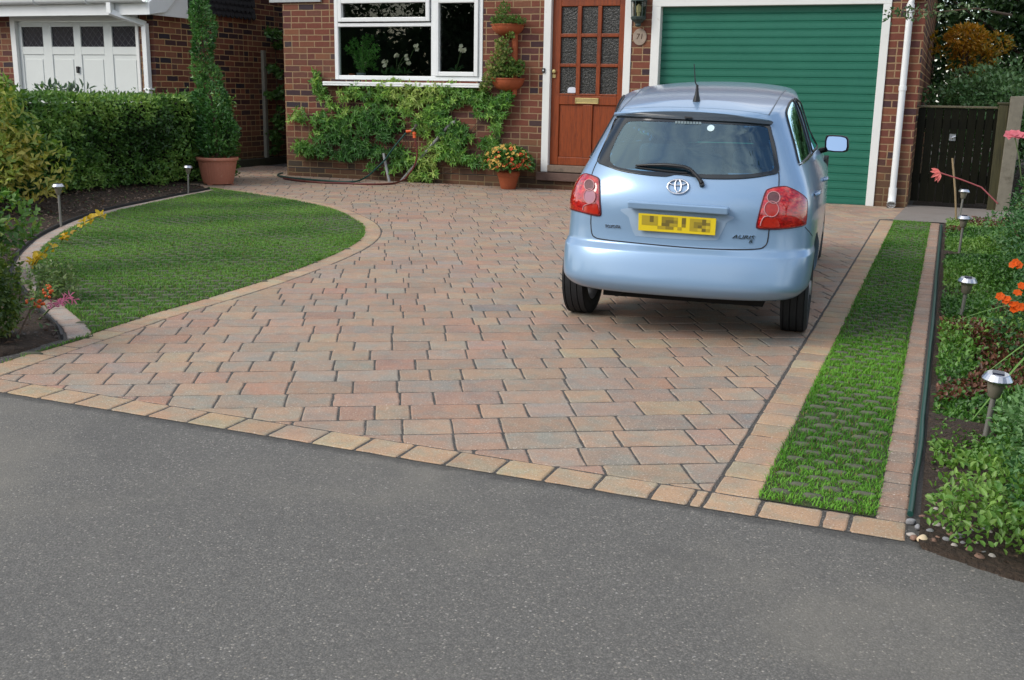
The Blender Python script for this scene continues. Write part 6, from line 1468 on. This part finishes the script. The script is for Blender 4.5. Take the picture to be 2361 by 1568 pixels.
# --- wheels
for wx, wy, _ in WHEELS:
    s_ = 1 if wx > 0 else -1; ax = Matrix.Rotation(RAD(90), 3, 'Y'); h_ = WW / 2; b = MB()
    prof = [(WR * .66, -h_ * .85), (WR * .8, -h_ * 1.0), (WR * .93, -h_ * .98), (WR * .985, -h_ * .8)]
    for gq in (-.5, -.17, .17, .5): prof += [(WR, (gq - .13) * 2 * h_ * .75), (WR, (gq - .02) * 2 * h_ * .75), (WR * .965, (gq - .01) * 2 * h_ * .75), (WR * .965, (gq + .02) * 2 * h_ * .75), (WR, (gq + .03) * 2 * h_ * .75)]
    prof += [(WR * .985, h_ * .8), (WR * .93, h_ * .98), (WR * .8, h_ * 1.0), (WR * .66, h_ * .85)]
    b.lathe(prof, (wx, wy, WR), 56, ax=ax); wh = b.build('wheel', MT['rubber'], car, smooth=True, local=True)
    b = MB(); b.lathe([(WR * .66, -h_ * .8), (WR * .62, -h_ * .3), (WR * .62, h_ * .5), (WR * .68, h_ * .84)], (wx, wy, WR), 40, ax=ax)
    for k in range(7):
        a_ = 2 * math.pi * k / 7; o_ = Vector((wx + s_ * h_ * .72, wy, WR)); d_ = Vector((0, math.cos(a_), math.sin(a_))); tt = Vector((0, -math.sin(a_), math.cos(a_)))
        b.prism([o_ + d_ * .03 + tt * .016, o_ + d_ * WR * .65 + tt * .022, o_ + d_ * WR * .65 - tt * .022, o_ + d_ * .03 - tt * .016], (-s_ * .02, 0, 0))
    b.lathe([(0, -.02), (.035, -.02), (.035, .02), (0, .024)], (wx + s_ * h_ * .7, wy, WR), 20, ax=ax); b.build('rim', simple('wheel_silver', (.5, .51, .53), .35, metal=.7), wh, smooth=True, local=True)
# --- seats, headrests and dash seen through the rear window
MT['seat'] = simple('seat_cloth', (.09, .11, .125), .9, var=.2, scale=60); MT['seat2'] = simple('pale_trim', (.30, .36, .40), .7)
b = MB(); b.box(-.46, .46, .16, .28, .27, .74, None); b.build('rear_seat', MT['seat'], car, local=True, bevel=.05, seg=4)
for hx, hy, hz, wd in ((-.22, .17, .81, .115), (.0, .17, .77, .09), (.24, .17, .79, .10)):
    b = MB(); b.box(hx - wd, hx + wd, hy, hy + .06, hz - .045, hz + .06); b.build('headrest', MT['seat'], car, local=True, bevel=.028, seg=4)
for hx in (-.25, .25):
    b = MB(); b.box(hx - .19, hx + .19, .92, 1.04, .3, .82); b.box(hx - .11, hx + .11, .94, 1.0, .85, .98); b.build('front_seat', MT['seat'], car, local=True, bevel=.035, seg=4)
b = MB(); b.box(-.035, .035, 1.5, 1.53, .98, 1.02); b.build('inner_mirror', MT['trim'], car, local=True, bevel=.01)
b = MB(); b.box(-.5, .5, 1.45, 1.75, .66, .80); b.build('dashboard', MT['under'], car, local=True, bevel=.04)
# exhaust and chassis pieces under the tail
b = MB(); b.tube([(-.30, -.36, .19), (-.30, .2, .18), (-.1, .5, .2)], .022, 10); b.box(-.42, .42, -.02, .03, .14, .18); b.box(-.38, .38, -.3, -.1, .16, .22); b.build('underbody', MT['under'], car, local=True)
# ------------------------------------------------------------------ across the road: what the panes and the paintwork reflect
def bare_tree(c, h, seed, label):
    r = np.random.default_rng(seed); o = empty('bare_tree', (c[0], c[1], 0), label, 'tree', None); trunk = MB(); tw = MB(); P = []
    def grow(p, d, L, rad, lvl):
        pts = [p]; 
        for k in range(4):
            d = Vector(tuple(np.array(d) + r.normal(0, .16, 3) + [0, 0, .05])).normalized(); p = p + d * (L / 4); pts.append(p)
        (trunk if lvl < 2 else tw).tube(pts, [rad * (1 - .14 * i) for i in range(5)], 7 if lvl < 2 else 4)
        if lvl >= 4:
            P.append(tuple(p)); return
        for k in range(3 if lvl else 5):
            dd = Vector(tuple(np.array(d) + unit(1, r)[0] * .85 + [0, 0, .15])).normalized(); grow(pts[r.integers(2, 5)], dd, L * r.uniform(.58, .8), rad * .5, lvl + 1)
    grow(Vector((c[0], c[1], -.05)), Vector((0, 0, 1)), h * .38, h * .016, 0)
    trunk.build('trunk', MT['bark'], o, smooth=True); tw.build('twigs', MT['bark'], o)
    P = np.array(P); P = np.repeat(P, 2, 0) + unit(len(P) * 2, r) * .15; F = Foliage(); F.add(scatter(P, unit(len(P), r), .12, .06, tones(P, [(.03, .06, .02), (.07, .11, .03), (.14, .12, .03)], r, 2, seed), r)); F.build('foliage', MT['leaf'], o); return o
bare_tree((2.9, 2.0), 8.5, 201, 'thinly leafed tall tree standing over the right bed and mirrored in the car rear window')
for k, (x_, y_, rx, rz) in enumerate(((-17, -17, 4.5, 3.2), (-9.5, -19, 4.0, 2.7), (-2, -18, 4.2, 3.0), (6, -17, 4.5, 3.4), (14, -19, 4.5, 3.0), (-25, -15, 5, 3.5))):
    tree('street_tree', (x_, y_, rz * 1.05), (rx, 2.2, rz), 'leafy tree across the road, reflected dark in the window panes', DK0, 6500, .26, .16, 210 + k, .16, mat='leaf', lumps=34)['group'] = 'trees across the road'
shrub('reflection_hedge', (-6, -25, 1.6), (34, 1.6, 3.4), 'unseen dark hedge added beyond the trees to darken the pane reflections', 'hedge', DK0, 16000, .6, .4, 230, lumps=90, trunk=False, f=1)  # unseen hedge, added to cover the bright horizon in the window reflections
